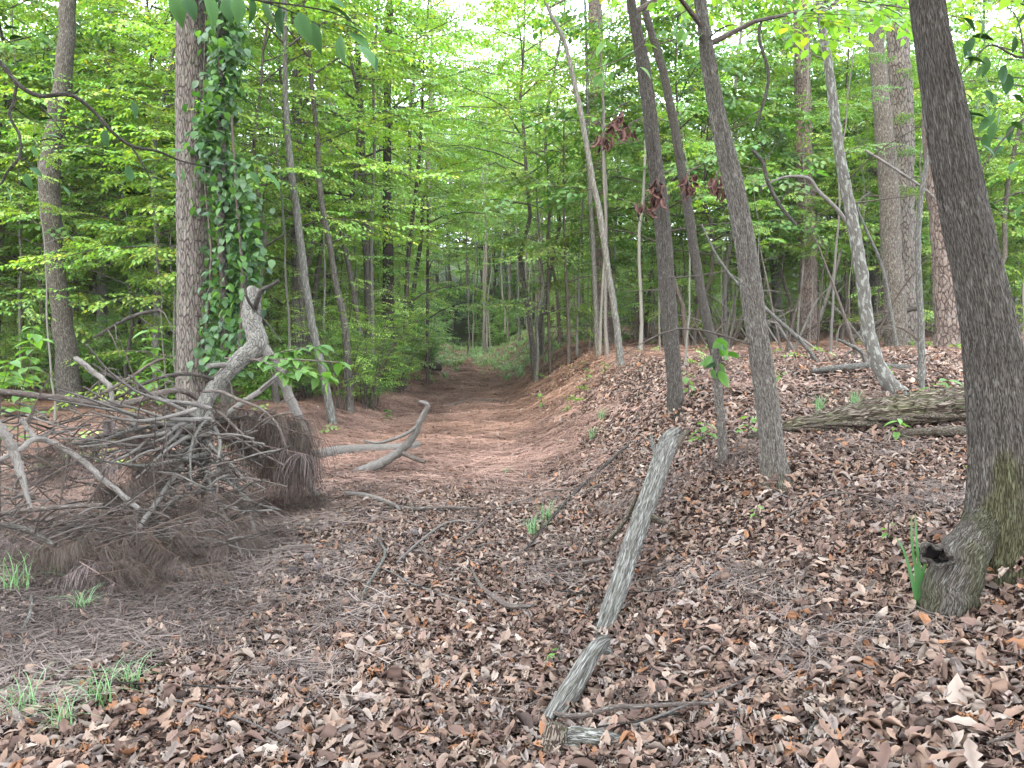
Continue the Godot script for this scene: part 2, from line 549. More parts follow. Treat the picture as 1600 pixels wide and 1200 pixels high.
func bush(called: String, stems: int, height: float, per: int, kinds: Array, size: float, tint: Color) -> Node3D:
	var o := Node3D.new()
	o.set_meta("stem", called)
	o.set_meta("category", "shrub")
	var b := Mesher.new()
	var where := []
	var tints := []
	for i in stems:
		var az := i * 2.4 + rng.randf() * 0.8
		var out := Vector3(cos(az), 0, sin(az))
		var ctrl := []
		var rads := []
		var h := height * rng.randf_range(0.6, 1.1)
		for j in 5:
			var f := j / 4.0
			ctrl.append(out * (0.08 + 0.55 * h * f * f) + Vector3.UP * (h * f - (0.1 if j == 0 else 0.0)) + Vector3(rng.randf_range(-1, 1), 0, rng.randf_range(-1, 1)) * 0.07 * h * f)
			rads.append(lerpf(0.012, 0.003, f))
		b.tube(PackedVector3Array(ctrl), PackedFloat32Array(rads), 4)
		for q in per:
			var f := lerpf(0.2, 1.0, (q + rng.randf()) / per) * 4.0
			var k := mini(int(f), 3)
			var a: Vector3 = ctrl[k]
			var pos := a.lerp(ctrl[k + 1], f - k)
			var az2 := rng.randf() * TAU
			var dir := Vector3(cos(az2), rng.randf_range(-0.25, 0.5), sin(az2)).normalized()
			var up := (Vector3.UP + Vector3(rng.randf_range(-1, 1), 0, rng.randf_range(-1, 1)) * 0.4).normalized()
			var zz := dir.cross(up).normalized()
			var s := size * rng.randf_range(0.7, 1.2)
			where.append(Transform3D(Basis(dir * s, zz.cross(dir).normalized() * s, zz * s), pos))
			var w := rng.randf_range(0.8, 1.2)
			tints.append(Color(tint.r * w, tint.g * w, tint.b * w))
	part("stems", b.done(), M.twig_bark, o, true)
	var hold := Node3D.new()
	hold.name = "foliage"
	o.add_child(hold, true)
	hold.set_meta("kind", "stuff")
	for s in kinds.size():
		var w2 := []
		var t2 := []
		for i in range(s, where.size(), kinds.size()):
			w2.append(where[i]); t2.append(tints[i])
		if w2.size(): scatter("leaf_sprays", kinds[s], M.leaf, w2, t2, hold, true)
	return o


# ------------------------------------------------------------------ trees that the photograph shows one by one
# pts: (picture place and width in pixels of the 1600 picture) from the foot up; z: how far off, or 0 to take it from where the foot meets the ground
func known_tree(called: String, label: String, pts: Array, height: float, wood: String, sides: int, z := 0.0, limbs := 10, reach := 2.2, per := 12, from := 0.5, tint := Color.WHITE, flare := 0.35, tile := Vector2(0.25, 0.9), ridge := 0.0) -> Node3D:
	var foot: Vector3
	if z < 0.0:
		var q := spot(pts[0][0], pts[0][1], z)
		foot = ground_at(q.x, z)
	else:
		foot = landing(pts[0][0], pts[0][1])
	z = foot.z
	var o := thing(called, label, "tree", foot)
	o.set_meta("stem", called)
	if z > -10.5: drifts.append([foot, pts[0][2] * 0.5 / FOCAL * -z])
	var ctrl := [Vector3(0, -0.2, 0)]
	var rads := [pts[0][2] * 0.5 / FOCAL * -z * (1.0 + flare)]
	for k in pts.size():
		var p := spot(pts[k][0], pts[k][1], z) - foot
		if k == 0: p = Vector3.ZERO
		elif p.y < 0.15: continue
		ctrl.append(p)
		rads.append(pts[k][2] * 0.5 / FOCAL * -z)
	ctrl[0].x = -ctrl[2].x * 0.1
	var last: Vector3 = ctrl[-1]
	var dir := (last - (ctrl[-2] as Vector3)).normalized()
	dir.z = rng.randf_range(-0.04, 0.04)
	var r: float = rads[-1]
	while last.y < height:
		dir = (dir * 0.7 + Vector3(rng.randf_range(-0.1, 0.1), 1.0, rng.randf_range(-0.1, 0.1)) * 0.3).normalized()
		var step := minf(1.6, height - last.y + 0.05)
		last += dir * step
		r = maxf(r * (1.0 - 0.75 * step / maxf(height - last.y + 2.5, 2.5)), 0.012)
		ctrl.append(last); rads.append(r)
	var sm := smooth(ctrl, rads, 22 if ridge > 0.0 else 6, 0.0 if ridge > 0.0 else 0.1)
	var b := Mesher.new()
	b.tube(sm[0], sm[1], sides, tile, Color.WHITE, relief, 0.24, flare, 0.22, rng.randf() * 6.0, ridge)
	if label.contains("mossy"): mossy(b, Color(0.7, 0.8, 0.38), 0.7, 0.5)
	if label.contains("orange foot"): mossy(b, Color(1.7, 1.35, 0.85), 0.8, 0.2)
	part("trunk", b.done(), M[wood], o)
	var tw := Mesher.new()      # bare twigs low on the trunk
	for k in 9:
		var i := rng.randi_range(6, sm[0].size() - 2)
		var p: Vector3 = sm[0][i]
		if p.y > 7.0 or p.y < 0.7: continue
		var az := rng.randf() * TAU
		var d := Vector3(cos(az), rng.randf_range(0.0, 0.9), sin(az)).normalized()
		var ln := rng.randf_range(0.35, 1.3)
		var s2 := smooth([p, p + d * ln * 0.5 + Vector3(0, rng.randf_range(-0.1, 0.1), 0), p + d * ln + Vector3(rng.randf_range(-0.2, 0.2), rng.randf_range(-0.25, 0.1), rng.randf_range(-0.2, 0.2))], [0.009, 0.006, 0.002], 4, 0.8)
		tw.tube(s2[0], s2[1], 4, Vector2(0.08, 0.3))
	if tw.v.size(): part("twigs", tw.done(), M.twig_bark, o, true)
	if limbs > 0: crown(o, sm[0], sm[1], from, reach, limbs, per, 1.0, sprays, M.twig_bark, tint)
	return o


func mossy(b: Mesher, col: Color, share: float, height: float) -> void:      # moss or lichen in patches near the foot
	for i in b.v.size():
		var p := b.v[i]
		var n := relief.get_noise_3d(p.x * 160.0, p.y * 70.0, p.z * 160.0)
		var w := share * smoothstep(-0.25, 0.25, n + (0.0 if height == 0.0 else 0.9 * (height - p.y) / height - 0.25))
		b.c[i] = b.c[i].lerp(col, w)


func branch_piece(called: String, parent: Node3D, places: Array, wood: String, sides := 7, seg := 4, jitter := 0.12, tile := Vector2(0.12, 0.5), shape: Mesher = null, ridge := 0.0) -> Array:
	# places: [u, v, z, width in pixels]
	var ctrl := []
	var rads := []
	for q in places:
		ctrl.append(spot(q[0], q[1], q[2]) - parent.position)
		rads.append(q[3] * 0.5 / FOCAL * -q[2])
	var sm := smooth(ctrl, rads, seg, jitter)
	var b := shape if shape else Mesher.new()
	b.tube(sm[0], sm[1], sides, tile, Color.WHITE, relief, 0.3 if ridge > 0.0 else 0.15, 0.0, 0.3, 0.0, ridge, 26.0)
	if called: part(called, b.done(), M[wood], parent)
	return sm


func lying(called: String, label: String, category: String, places: Array, wood: String, group := "", lift := 0.4, sides := 7, jitter := 0.15) -> Node3D:
	# a stick on the ground through picture places [u, v, width]
	var ctrl := []
	var rads := []
	for q in places:
		var g := landing(q[0], q[1])
		var r: float = q[2] * 0.5 / FOCAL * -g.z
		ctrl.append(g + Vector3.UP * (r * lift + (0.035 if g.z > -9.0 else 0.015))); rads.append(r)
	var o := thing(called, label, category, ctrl[0], group)
	for i in ctrl.size(): ctrl[i] -= o.position
	var sm := smooth(ctrl, rads, 5, jitter)
	var b := Mesher.new()
	b.tube(sm[0], sm[1], sides, Vector2(0.1, 0.5), Color.WHITE, relief, 0.18)
	part("wood", b.done(), M[wood], o)
	return o

# ------------------------------------------------------------------ the scene
func _ready() -> void:
	var cam := Camera3D.new()
	cam.name = "camera"
	cam.fov = rad_to_deg(2.0 * atan(600.0 / FOCAL))
	cam.near = 0.05
	cam.far = 600.0
	cam.transform = Transform3D(cam_basis, EYE)
	add_child(cam)
	cam.current = true
	var env := Environment.new()
	var sky := ProceduralSkyMaterial.new()
	sky.sky_top_color = Color(0.84, 0.9, 1.0)
	sky.sky_horizon_color = Color(0.96, 0.97, 1.0)
	sky.sky_curve = 0.12
	sky.ground_bottom_color = Color(0.2, 0.2, 0.17)
	sky.ground_horizon_color = Color(0.5, 0.52, 0.5)
	sky.sky_energy_multiplier = 1.3
	env.background_mode = Environment.BG_SKY
	env.sky = Sky.new()
	env.sky.sky_material = sky
	env.tonemap_mode = Environment.TONE_MAPPER_LINEAR
	env.tonemap_exposure = 9.8
	env.fog_enabled = true
	env.fog_density = 0.00028
	env.fog_light_color = Color(0.98, 1.0, 0.93)
	env.sdfgi_enabled = true
	env.ssao_enabled = true
	env.ssil_enabled = true
	var around := WorldEnvironment.new()
	around.name = "surroundings"
	around.environment = env
	add_child(around)
	var sun := DirectionalLight3D.new()
	sun.name = "sun"
	sun.light_energy = 0.4
	sun.light_color = Color(1.0, 0.97, 0.9)
	sun.light_angular_distance = 12.0
	sun.shadow_enabled = true
	sun.rotation_degrees = Vector3(-52, -28, 0)
	add_child(sun)

	rng.seed = 4711
	relief.seed = 8
	relief.frequency = 0.02
	relief.fractal_octaves = 3
	wobble.seed = 15
	wobble.frequency = 0.02
	make_materials()
	make_sprays()
	make_ground()
	make_known_trees()
	make_stand()
	make_litter()
	make_fallen_pine()
	make_deadwood()
	make_plants()
	make_near_branches()


func needle_share(x: float, z: float) -> float:     # how much of the ground is pine needles, 0 to 1
	var d := -z
	var s := x - centre_of_path(d)
	var n := relief.get_noise_2d(x * 30.0 + 9.0, z * 30.0)
	var trackway := smoothstep(6.5, 9.5, d) * (1.0 - smoothstep(0.9, 2.0, s + n))
	var crest := smoothstep(10.0, 16.0, d) * 0.35
	var under_pine := (1.0 - smoothstep(-2.0, -1.0, x + n * 0.8)) * smoothstep(3.0, 3.8, d + n) * 0.5
	return clampf(maxf(maxf(trackway, crest), under_pine) + n * 0.25, 0.0, 1.0)


func needle_colour(z: float) -> Color:
	return Color(0.092, 0.068, 0.054).lerp(Color(0.2, 0.117, 0.084), smoothstep(5.5, 9.0, -z))


func make_ground() -> void:
	var b := Mesher.new()
	var rows := [-9.0]
	var d := -9.0
	while d < 260.0:
		d += 0.9 if d < 0.0 else (0.07 if d < 7.0 else 0.07 + (d - 7.0) * 0.03)
		rows.append(d)
	var cols := 240
	for j in rows.size():
		var z: float = -rows[j]
		var half := 6.0 + 1.05 * maxf(0.0, rows[j])
		for i in cols + 1:
			var f := 2.0 * i / cols - 1.0
			var x := centre_of_path(rows[j]) + half * (0.55 * f + 0.45 * f * f * f)
			var w := needle_share(x, z)
			var col := Color(0.072, 0.05, 0.04).lerp(Color(0.13, 0.092, 0.078), smoothstep(6.0, 13.0, rows[j])).lerp(needle_colour(z) * 0.85, w)
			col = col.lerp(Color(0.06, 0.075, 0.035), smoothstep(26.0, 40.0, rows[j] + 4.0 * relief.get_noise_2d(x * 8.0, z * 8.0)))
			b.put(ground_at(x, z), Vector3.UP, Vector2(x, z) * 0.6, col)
	var w := cols + 1
	for j in rows.size():
		for i in w:
			var a := b.v[j * w + mini(i + 1, cols)] - b.v[j * w + maxi(i - 1, 0)]
			var c := b.v[mini(j + 1, rows.size() - 1) * w + i] - b.v[maxi(j - 1, 0) * w + i]
			b.n[j * w + i] = a.cross(c).normalized()
	for j in rows.size() - 1:
		for i in cols:
			var k := j * w + i
			b.ix.append_array([k, k + w, k + 1, k + 1, k + w, k + w + 1])
	var g := part("ground", b.done(), M.soil, self)
	tag(g, "brown forest floor of the sunken track and its right bank, under fallen leaves", "ground", "", "structure")


# ------------------------------------------------------------------ litter
func make_litter() -> void:
	var g := get_node("ground")
	var shapes := []
	var r: RandomNumberGenerator = RandomNumberGenerator.new()
	r.seed = 77
	for k in 8:
		var b := Mesher.new()
		if k < 2: b.leaf(Vector3(-0.5, 0, 0), Vector3.RIGHT, Vector3.UP, 1.0, r.randf_range(0.27, 0.36), stations(OAK), r.randf_range(-0.1, 0.3), r.randf_range(-1.3, 1.5), r.randf_range(-1.0, 2.2), Color.WHITE, 0.22)
		else: b.leaf(Vector3(-0.5, 0, 0), Vector3.RIGHT, Vector3.UP, 1.0, [0.28, 0.35, 0.24, 0.4, 0.31, 0.42][k - 2], stations(OVAL_FINE if k % 2 else RAGGED), r.randf_range(0.0, 0.4), r.randf_range(-1.0, 1.2), [0.25, 0.9, 2.7, 3.9, 0.5, 1.7][k - 2], Color.WHITE, 0.18)
		shapes.append(b.done())
	var tones := [Color(0.152, 0.094, 0.064), Color(0.178, 0.122, 0.087), Color(0.115, 0.072, 0.052), Color(0.178, 0.133, 0.101), Color(0.070, 0.043, 0.031), Color(0.093, 0.057, 0.042), Color(0.165, 0.077, 0.039), Color(0.178, 0.133, 0.101), Color(0.138, 0.103, 0.082), Color(0.046, 0.031, 0.024)]
	var odds := [7, 6, 7, 4, 3, 5, 2, 1, 5, 2]
	var bag := []
	var first_of := []
	for k in tones.size():
		first_of.append(bag.size())
		for q in odds[k]: bag.append(tones[k])
	var spots := []
	var mats := []      # needle mats
	var bands := [[1.3, 4.2, 0.03, 1.0], [4.2, 7.5, 0.034, 1.0], [7.5, 14.0, 0.052, 1.25], [14.0, 24.0, 0.11, 1.7], [24.0, 48.0, 0.3, 2.4]]
	for band in bands:
		var step: float = band[2]
		var d: float = band[0]
		while d < band[1]:
			var half := 0.72 * d + 1.0
			var x := -half
			while x < half:
				var px := x + r.randf_range(-0.5, 0.5) * step
				var pz := -(d + r.randf_range(-0.5, 0.5) * step)
				x += step
				var w := needle_share(px, pz)
				if r.randf() < (0.7 if d < 7.0 else 0.5) * w and d > 3.0:
					if r.randf() < 0.75: mats.append([px, pz, band[3]])
					continue
				var up := (lie_normal(px, pz) + Vector3(r.randf_range(-1, 1), 0, r.randf_range(-1, 1)) * (0.38 if d < 7.0 else 0.34)).normalized()
				var az := r.randf() * TAU
				var dir := Vector3(cos(az), 0, sin(az))
				dir = (dir - up * dir.dot(up)).normalized()
				var s: float = r.randf_range(0.04, 0.1) * band[3] * lerpf(1.0, 0.72, smoothstep(2.4, 4.8, d))
				if r.randf() < 0.07: s *= 1.5
				var zz := dir.cross(up)
				var flip := 1.0 if r.randf() < 0.6 else -1.0
				spots.append([Transform3D(Basis(dir * s, up * s * flip, zz * s * flip), ground_at(px, pz) + Vector3.UP * (r.randf_range(0.0, 0.03) + 0.006)), r.randi() % 8, r.randi() % bag.size(), s / -pz])
			d += step
	# a matted layer of flat, darker leaves beneath
	for band in [[1.4, 4.5, 0.05, 1.0], [4.5, 9.0, 0.065, 1.15], [9.0, 16.0, 0.12, 1.5]]:
		var step: float = band[2]
		var d: float = band[0]
		while d < band[1]:
			var half := 0.72 * d + 0.8
			var x := -half
			while x < half:
				var px := x + r.randf_range(-0.5, 0.5) * step
				var pz := -(d + r.randf_range(-0.5, 0.5) * step)
				x += step
				if r.randf() < needle_share(px, pz) * 0.8: continue
				var up := (lie_normal(px, pz) + Vector3(r.randf_range(-1, 1), 0, r.randf_range(-1, 1)) * 0.2).normalized()
				var az := r.randf() * TAU
				var dir := Vector3(cos(az), 0, sin(az))
				dir = (dir - up * dir.dot(up)).normalized()
				var s: float = r.randf_range(0.06, 0.1) * band[3]
				var zz := dir.cross(up)
				spots.append([Transform3D(Basis(dir * s, up * s * 0.6, zz * s * 1.1), ground_at(px, pz) + Vector3.UP * r.randf_range(0.0, 0.012)), [2, 3, 6, 0][r.randi() % 4], first_of[[0, 2, 5, 4, 8, 2, 5][r.randi() % 7]], 0.0])
			d += step
	# crumbs and broken leaf
	for band in [[1.4, 4.5, 0.04], [4.5, 8.0, 0.06], [8.0, 17.0, 0.13]]:
		var d: float = band[0]
		while d < band[1]:
			var half := 0.72 * d + 0.8
			var x := -half
			while x < half:
				var px: float = x + r.randf_range(-0.5, 0.5) * band[2]
				var pz: float = -(d + r.randf_range(-0.5, 0.5) * band[2])
				x += band[2]
				var up := (lie_normal(px, pz) + Vector3(r.randf_range(-1, 1), 0, r.randf_range(-1, 1)) * 0.5).normalized()
				var az := r.randf() * TAU
				var dir := Vector3(cos(az), 0, sin(az))
				dir = (dir - up * dir.dot(up)).normalized()
				var s := r.randf_range(0.014, 0.036) * (1.0 if d < 8.0 else 1.9)
				spots.append([Transform3D(Basis(dir * s, up * s, dir.cross(up) * s * r.randf_range(0.5, 1.2)), ground_at(px, pz) + Vector3.UP * r.randf_range(0.004, 0.026)), r.randi_range(2, 7), r.randi() % bag.size(), 0.0])
			d += band[2]
	# leaves drifted against the feet of the near trees
	for foot in drifts:
		for k in 150:
			var az := r.randf() * TAU
			var far: float = foot[1] * r.randf_range(0.9, 2.4) + 0.03
			var px: float = foot[0].x + cos(az) * far
			var pz: float = foot[0].z + sin(az) * far
			var up := (Vector3(cos(az) * 0.4, 1, sin(az) * 0.4) + Vector3(r.randf_range(-1, 1), 0, r.randf_range(-1, 1)) * 0.5).normalized()
			var dir := Vector3(cos(az * 3.0), 0, sin(az * 3.0))
			dir = (dir - up * dir.dot(up)).normalized()
			var s := r.randf_range(0.045, 0.09)
			spots.append([Transform3D(Basis(dir * s, up * s, dir.cross(up) * s), ground_at(px, pz) + Vector3.UP * (r.randf_range(0.0, 0.05) + 0.09 * (1.0 - smoothstep(0.9, 2.2, (far - 0.03) / foot[1])))), r.randi() % 8, r.randi() % bag.size(), 0.0])
	# the largest that show are leaves of their own; the rest is litter
	var order := range(spots.size())
	order.sort_custom(func(a: int, b: int) -> bool: return spots[a][3] > spots[b][3])
	var mats_by_tone := []
	for t in bag.size():
		mats_by_tone.append(null)
	var single := 0
	var rest := []
	for i in order:
		var s: Array = spots[i]
		var q: Vector3 = s[0].origin
		var inside := absf(q.x) < 0.63 * -q.z and -q.z > 2.05
		if single < 300 and inside:
			single += 1
			if mats_by_tone[s[2]] == null:
				var m: StandardMaterial3D = M.litter.duplicate()
				m.albedo_color = (bag[s[2]] as Color).linear_to_srgb()
				mats_by_tone[s[2]] = m
			var o := part("fallen_leaf", shapes[s[1]], mats_by_tone[s[2]], g)
			o.transform = s[0]
		else: rest.append(s)
	var hold := Node3D.new()
	hold.name = "leaf_litter"
	g.add_child(hold)
	hold.set_meta("kind", "stuff")
	for k in 8:
		var w := []
		var t := []
		for s in rest:
			if s[1] == k:
				w.append(s[0])
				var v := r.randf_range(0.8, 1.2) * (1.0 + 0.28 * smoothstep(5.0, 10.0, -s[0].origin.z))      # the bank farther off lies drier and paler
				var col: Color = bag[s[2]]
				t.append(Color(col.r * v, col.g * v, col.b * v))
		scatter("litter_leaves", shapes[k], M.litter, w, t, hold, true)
	# mats of pine needles
	var mat_shapes := []
	for k in 4:
		var b := Mesher.new()
		for q in 26:
			var az := r.randf() * TAU
			var c := Vector3(r.randf_range(-0.12, 0.12), r.randf_range(0.0, 0.045), r.randf_range(-0.12, 0.12))
			var h := Vector3(cos(az), r.randf_range(-0.12, 0.12), sin(az)) * r.randf_range(0.05, 0.1)
			var bow := Vector3(-sin(az), r.randf_range(0, 0.5), cos(az)) * r.randf_range(-0.015, 0.015)
			var tone := r.randf_range(0.45, 1.7)
			b.ribbon(PackedVector3Array([c - h, c + bow, c + h]), Vector3(-sin(az), 0.3, cos(az)).normalized(), 0.0042, 0.003, Color(tone, tone, tone))
		mat_shapes.append(b.done())
	hold = Node3D.new()
	hold.name = "pine_needle_litter"
	g.add_child(hold)
	hold.set_meta("kind", "stuff")
	for k in 4:
		var w := []
		var t := []
		for i in range(k, mats.size(), 4):
			var q: Array = mats[i]
			var up := lie_normal(q[0], q[1])
			var az := r.randf() * TAU
			var dir := Vector3(cos(az), 0, sin(az))
			dir = (dir - up * dir.dot(up)).normalized()
			var s: float = q[2] * r.randf_range(0.8, 1.2)
			var zz := dir.cross(up)
			w.append(Transform3D(Basis(dir * s, up * s, zz * s), ground_at(q[0], q[1]) + Vector3.UP * 0.004))
			var v := r.randf_range(0.6, 1.3) * (1.0 + 0.7 * relief.get_noise_2d(q[0] * 35.0, q[1] * 35.0))
			var col := needle_colour(q[1]) * v
			t.append(Color(col.r, col.g, col.b))
		scatter("needle_mats", mat_shapes[k], M.needle, w, t, hold, true)


# ------------------------------------------------------------------ known trees
func make_known_trees() -> void:
	var bright := Color(1.15, 1.2, 0.9)
	# to the right, near
	var big := known_tree("leaning_tree", "dark thick tree leaning over the right edge, its mossy foot flared beside a hollow root", [[1556, 900, 128], [1568, 800, 108], [1566, 700, 96], [1552, 560, 84], [1522, 400, 72], [1497, 280, 68], [1474, 160, 60], [1449, 0, 50]], 11.0, "dark_bark", 120, 0.0, 12, 2.4, 10, 0.55, bright, 0.2, Vector2(0.16, 0.8), 0.013)
	var z := big.position.z
	var burl := Mesher.new()
	branch_piece("", big, [[1562, 775, z - 0.02, 44], [1530, 832, z + 0.07, 58], [1502, 874, z + 0.15, 76], [1487, 925, z + 0.2, 84], [1482, 990, z + 0.22, 92]], "dark_bark", 30, 6, 0.08, Vector2(0.16, 0.5), burl)
	mossy(burl, Color(0.55, 0.62, 0.36), 0.7, 0.0)
	part("root", burl.done(), M.dark_bark, big).set_meta("label", "grey root burl beside a dark hollow")
	# the dark opening in the root: an uneven mouth that narrows inward, with a gnarled lip
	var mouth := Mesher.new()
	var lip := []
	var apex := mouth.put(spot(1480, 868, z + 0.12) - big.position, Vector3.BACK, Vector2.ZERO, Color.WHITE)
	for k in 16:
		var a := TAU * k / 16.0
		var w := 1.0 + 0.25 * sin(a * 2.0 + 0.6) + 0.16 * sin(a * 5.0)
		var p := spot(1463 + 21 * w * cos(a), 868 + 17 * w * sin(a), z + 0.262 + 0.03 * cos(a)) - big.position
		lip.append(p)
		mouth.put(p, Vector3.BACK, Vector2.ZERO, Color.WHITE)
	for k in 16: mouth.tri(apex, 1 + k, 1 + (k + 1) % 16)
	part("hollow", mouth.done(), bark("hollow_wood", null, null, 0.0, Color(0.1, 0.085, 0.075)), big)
	lip.append(lip[0])
	var rr := []
	for k in 17: rr.append(0.012 + 0.005 * sin(k * 2.1))
	var s2 := smooth(lip, rr, 3, 0.3)
	var ring := Mesher.new()
	ring.tube(s2[0], s2[1], 9, Vector2(0.1, 0.3), Color.WHITE, relief, 0.5)
	part("hollow_rim", ring.done(), M.dark_bark, big)
	known_tree("forest_tree", "scaly grey-brown trunk with orange foot on the bank, nearest left of the big leaning tree", [[1213, 765, 46], [1206, 700, 36], [1196, 610, 35], [1180, 500, 34], [1162, 370, 31], [1143, 275, 30], [1123, 190, 27], [1108, 100, 24], [1094, 0, 19]], 9.5, "furrowed_bark", 64, 0.0, 9, 1.9, 10, 0.62, bright, 0.55, Vector2(0.18, 0.7), 0.012)
	known_tree("forest_tree", "dark straight trunk with peeling bark and black foot beside the track", [[1056, 655, 25], [1053, 580, 23], [1045, 490, 25], [1035, 350, 24], [1022, 240, 23], [1008, 120, 21], [992, 30, 17], [985, -10, 14]], 10.5, "dark_bark", 56, 0.0, 9, 2.0, 10, 0.6, bright, 0.45, Vector2(0.18, 0.7), 0.012)
	known_tree("forest_tree", "slim dark trunk crossing behind the peeling one, dead brown leaves hung on it", [[1122, 640, 17], [1110, 560, 16], [1096, 460, 15], [1080, 360, 16], [1063, 250, 15], [1040, 130, 14], [1005, 0, 12]], 11.0, "dark_bark", 12, -9.2, 8, 1.9, 9, 0.6, bright, 0.2, Vector2(0.15, 0.5))
	known_tree("forest_tree", "pale grey lichen trunk with a sharply curved foot behind the long log", [[1412, 622, 26], [1384, 594, 24], [1362, 540, 21], [1352, 480, 20], [1345, 420, 20], [1333, 350, 19], [1320, 285, 17], [1306, 200, 16], [1296, 110, 14], [1280, 0, 13]], 12.0, "pale_bark", 16, 0.0, 9, 2.1, 10, 0.6, bright, 0.15, Vector2(0.4, 0.9))
	known_tree("pine_tree", "straight reddish pine with plated bark, between the curved and the scaly trunks", [[1262, 528, 30], [1262, 420, 28], [1258, 300, 27], [1254, 150, 26], [1251, 0, 24]], 24.0, "red_pine_bark", 18, -17.0, 10, 3.4, 14, 0.65, bright, 0.2, Vector2(0.45, 0.9))
	known_tree("forest_tree", "left stem of the twin brown trunks behind the curved pale tree", [[1402, 545, 36], [1396, 440, 32], [1388, 300, 30], [1374, 120, 26], [1364, 0, 22]], 20.0, "furrowed_bark", 16, -13.0, 10, 3.0, 12, 0.6, bright, 0.25, Vector2(0.3, 0.9))
	known_tree("forest_tree", "thicker pale brown stem of the twin trunks, its bark flaking", [[1418, 540, 40], [1414, 440, 38], [1410, 300, 36], [1406, 120, 36], [1400, 0, 33]], 21.0, "pine_bark", 16, -13.6, 10, 3.0, 12, 0.6, bright, 0.2, Vector2(0.4, 0.9))
	known_tree("pine_tree", "broad pine with large flat plates, half hidden behind the big leaning tree", [[1487, 520, 48], [1482, 440, 46], [1472, 330, 42], [1464, 240, 38], [1456, 100, 36], [1450, 0, 34]], 22.0, "red_pine_bark", 18, -11.5, 10, 3.0, 12, 0.65, bright, 0.2, Vector2(0.45, 0.9))
	# middle
	known_tree("forest_tree", "thin pale trunk winding up in a long S right of the track", [[971, 577, 12], [962, 500, 11], [950, 420, 10], [938, 340, 10], [924, 270, 9], [908, 180, 9], [895, 120, 8], [880, 60, 7], [852, 0, 6]], 13.0, "pale_bark", 10, 0.0, 9, 1.8, 9, 0.6, bright, 0.2, Vector2(0.3, 0.8))
	known_tree("pine_tree", "tall pine standing behind the thin S-curved trunk", [[943, 548, 33], [942, 470, 31], [938, 350, 27], [934, 200, 24], [930, 0, 21]], 27.0, "red_pine_bark", 16, -21.0, 12, 3.8, 14, 0.6, bright, 0.2, Vector2(0.5, 1.0))
	known_tree("forest_tree", "slender pale pole just left of the tall middle pine", [[934, 560, 9], [930, 460, 8], [926, 380, 8], [920, 260, 7]], 9.0, "pale_bark", 8, 0.0, 8, 1.5, 9, 0.5, bright)
	known_tree("young_tree", "whitish kinked sapling at the foot of the bank", [[838, 600, 6], [840, 545, 6], [839, 500, 5], [848, 450, 5], [845, 400, 4]], 4.6, "pale_bark", 7, 0.0, 8, 1.1, 8, 0.4)
	known_tree("young_tree", "upright brown sapling with side twigs, second along the bank foot", [[860, 585, 6], [858, 520, 5], [856, 440, 5]], 5.0, "twig_bark", 7, 0.0, 8, 1.2, 8, 0.4)
	known_tree("young_tree", "brown sapling forking low, third along the bank foot", [[889, 572, 7], [888, 500, 6], [884, 420, 5]], 5.6, "twig_bark", 7, 0.0, 8, 1.2, 8, 0.4)
	# left
	known_tree("pine_tree", "massive pine with plated grey-pink bark at the left, vines up its side", [[305, 640, 58], [304, 540, 54], [304, 400, 52], [301, 200, 50], [299, 0, 46]], 22.0, "pine_bark", 48, -10.0, 10, 3.2, 12, 0.65, bright, 0.3, Vector2(0.34, 0.95), 0.014)
	known_tree("forest_tree", "leaning furrowed trunk bending to the left, first big trunk from the left", [[108, 680, 37], [106, 600, 36], [100, 520, 32], [90, 440, 28], [80, 340, 30], [77, 270, 31], [88, 190, 28], [101, 100, 25], [106, 0, 23]], 17.0, "furrowed_bark", 16, -11.5, 10, 2.8, 12, 0.6, bright, 0.2, Vector2(0.25, 0.8))
	known_tree("forest_tree", "slim grey trunk behind the leaning furrowed one", [[160, 640, 18], [160, 500, 16], [163, 350, 15], [166, 180, 13], [176, 0, 15]], 17.0, "pale_bark", 12, -14.5, 9, 2.4, 11, 0.55, bright)
	known_tree("forest_tree", "thin crooked grey stem between the furrowed trunk and the massive pine", [[243, 640, 11], [244, 500, 10], [246, 380, 9], [240, 250, 9], [244, 190, 9], [258, 140, 8], [267, 100, 6]], 8.0, "pale_bark", 9, -12.5, 8, 1.6, 9, 0.55, bright)
	known_tree("forest_tree", "slender light grey trunk leaning left above the broken pine limb", [[520, 668, 15], [508, 600, 13], [490, 520, 13], [476, 430, 12], [466, 350, 12], [453, 250, 11], [446, 150, 9], [445, 50, 8]], 10.5, "pale_bark", 11, 0.0, 8, 1.8, 10, 0.6, bright)
	known_tree("forest_tree", "thin mottled trunk bent at mid height, right of the slender light grey one", [[546, 600, 13], [540, 520, 12], [524, 440, 10], [515, 380, 9], [500, 300, 9], [496, 220, 8], [486, 120, 7], [480, 50, 6]], 12.0, "furrowed_bark", 10, -12.5, 8, 1.9, 10, 0.55, bright)
	known_tree("forest_tree", "upright brown trunk, left one of the pair beside the track", [[579, 608, 17], [577, 500, 14], [572, 380, 12], [566, 250, 11], [560, 100, 9]], 13.0, "furrowed_bark", 12, 0.0, 12, 2.3, 12, 0.4, bright)
	known_tree("forest_tree", "straight dark trunk, thickest of those at the left edge of the track", [[608, 605, 24], [607, 500, 20], [606, 380, 16], [605, 250, 13], [606, 100, 11], [610, 0, 10]], 16.0, "dark_bark", 14, 0.0, 14, 2.6, 12, 0.4, bright)
	known_tree("young_tree", "thin brown pole right of the thickest dark trunk", [[631, 610, 9], [634, 500, 8], [638, 400, 7], [652, 280, 6]], 8.0, "twig_bark", 8, 0.0, 10, 1.8, 10, 0.35, bright)
